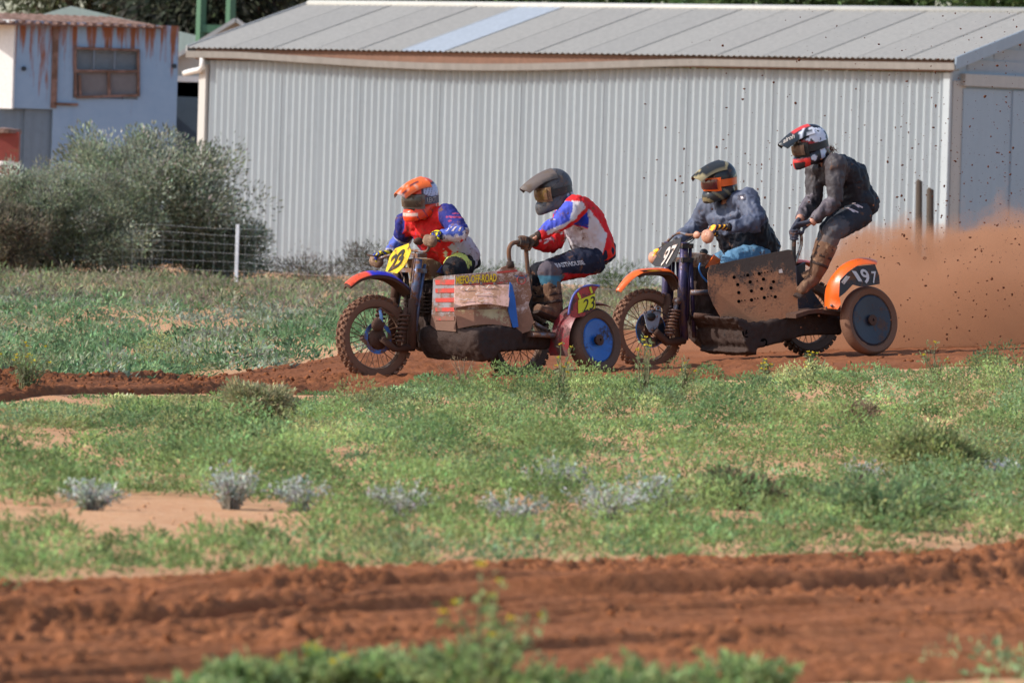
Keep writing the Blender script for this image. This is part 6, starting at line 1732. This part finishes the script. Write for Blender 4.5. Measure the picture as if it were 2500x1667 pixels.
for x, y in ((1040, 1125), (1105, 1075)):
    decal('logo_mark', '', kk(x, y), kk(x+22, y+4), kk(x-26, y-45), (0, -1, 0), tro4, M_WTX, P4, base4)
    decal('logo_mark', '', kk(x-20, y-38), kk(x+44, y+10), kk(x-14, y-52), (0, -1, 0), tro4, M_WTX, P4, base4)
L = Leaves(); q = np.array(k_(775, 440, .68)-Vector(base4)); n = 160
L.add(q+rng.normal(0, .018, (n, 3)), rng.normal(0, .5, (n, 3))+np.array([-.3, 0, -1]), .05, .004, cvar(rgb(120, 70, 46), n, .2)); L.build('hair', M_LEAF, P4)
for nm, J in (('1', J1), ('2', J2), ('3', J3), ('4', J4)):
    print(nm, {k: round((J[k[0]]-J[k[1]]).length, 2) for k in (('shL', 'elL'), ('elL', 'wrL'), ('wrL', 'grL'), ('shR', 'elR'), ('elR', 'wrR'), ('wrR', 'grR'), ('hipL', 'knL'), ('knL', 'anL'), ('hipR', 'knR'), ('knR', 'anR'), ('chest', 'pelvis'), ('shL', 'shR'), ('head', 'chest'))})
# ================================================================== thrown earth and dust
ico = bmesh.new(); bmesh.ops.create_icosphere(ico, subdivisions=1, radius=1)
bv = np.array([v.co[:] for v in ico.verts]); bf = np.array([[v.index for v in f.verts] for f in ico.faces]); ico.free()
r = np.random.default_rng(77); PT = []; SZ = []
while len(PT) < 2600:
    x = r.uniform(1480, 2560); y = r.uniform(20, 860)
    w = (.12+.88*max(0, (x-1500)/1000))*(.15+.85*(y/860)**1.3)
    if x < 1950: w *= .9*math.exp(-((y-420)/260)**2)+.15
    if r.random() > w: continue
    Yd = r.uniform(70.2, 77.5); p = at(x, y, Yd)
    if p.z < .1: continue
    PT.append(p[:]); SZ.append(.0020+.0085*r.random()**4.5)
PT = np.array(PT); SZ = np.array(SZ); n = len(PT)
V = bv[None]*(1+.3*r.normal(size=(n, len(bv), 1)))*SZ[:, None, None]*r.uniform(.6, 1.4, (n, 1, 3))+PT[:, None]
F = bf[None]+(np.arange(n)*len(bv))[:, None, None]
tag(npmesh('flying_dirt', V.reshape(-1, 3), F.reshape(-1, 3), soilmat('wet_clod', rgb(110, 66, 46), rgb(92, 54, 38), rgb(74, 44, 32))), 'clods and specks of red earth thrown up behind the outfits', kind='stuff')
k = NT('dust'); k.t.nodes.remove(k.b)
tc = k.n('TexCoord'); sep = k.n('SeparateXYZ'); k.l(tc.outputs['Object'], sep.inputs[0])
def math_(op, a, b=None, c=None, clamp=False):
    m = k.n('Math', operation=op); m.use_clamp = clamp
    for i, v in enumerate((a, b, c)):
        if v is None: continue
        if isinstance(v, (int, float)): m.inputs[i].default_value = v
        else: k.l(v, m.inputs[i])
    return m.outputs[0]
n1 = k.n('TexNoise'); n1.inputs['Scale'].default_value = 1.35; n1.inputs['Detail'].default_value = 5; n1.inputs['Roughness'].default_value = .58; n1.inputs['Distortion'].default_value = .5
k.l(tc.outputs['Object'], n1.inputs['Vector'])
cur = k.n('FloatCurve'); mp = cur.mapping.curves[0]          # height of the plume along x (0..10 m -> 0..2.5 m)
for (x, y) in ((.0, .10), (.12, .26), (.2, .44), (.3, .56), (.42, .58), (.50, .66), (.6, .54), (.75, .42), (1., .3)):
    if x in (0., 1.): mp.points[0 if x == 0 else -1].location = (x, y)
    else: mp.points.new(x, y)
cur.mapping.update()
k.l(math_('MULTIPLY', sep.outputs['X'], .1), cur.inputs['Value'])
top = math_('MULTIPLY', cur.outputs[0], 2.0)
dz = math_('SUBTRACT', top, sep.outputs['Z'])
e = math_('MULTIPLY_ADD', math_('SUBTRACT', n1.outputs['Fac'], .5), 7.0, math_('MULTIPLY', dz, 3.4))
den = math_('MINIMUM', math_('MAXIMUM', e, 0.0), 2.6)
ym = k.n('MapRange'); k.l(math_('ABSOLUTE', sep.outputs['Y']), ym.inputs[0])
for i, v in zip((1, 2, 3, 4), (1.2, 2.4, 1.0, 0.0)): ym.inputs[i].default_value = v
xm = k.n('MapRange'); k.l(sep.outputs['X'], xm.inputs[0])
for i, v in zip((1, 2, 3, 4), (0.3, 2.4, .03, 1.0)): xm.inputs[i].default_value = v
den = math_('MULTIPLY', math_('MULTIPLY', den, ym.outputs[0]), math_('MULTIPLY', xm.outputs[0], 16.0))
pv_ = k.n('VolumePrincipled'); pv_.inputs['Color'].default_value = (.64, .34, .20, 1); pv_.inputs['Anisotropy'].default_value = .1
k.l(den, pv_.inputs['Density']); k.l(pv_.outputs[0], k.out.inputs['Volume'])
mb = MB(); mb.box((5, 0, 1.2), (10, 4.8, 2.4))
dust = obj('dust_cloud', mb, k.m); dust.location = (.9, 75.4, .12); dust.rotation_euler = (0, 0, R(10))
tag(dust, 'cloud of red dust blown up behind the second outfit', kind='stuff')
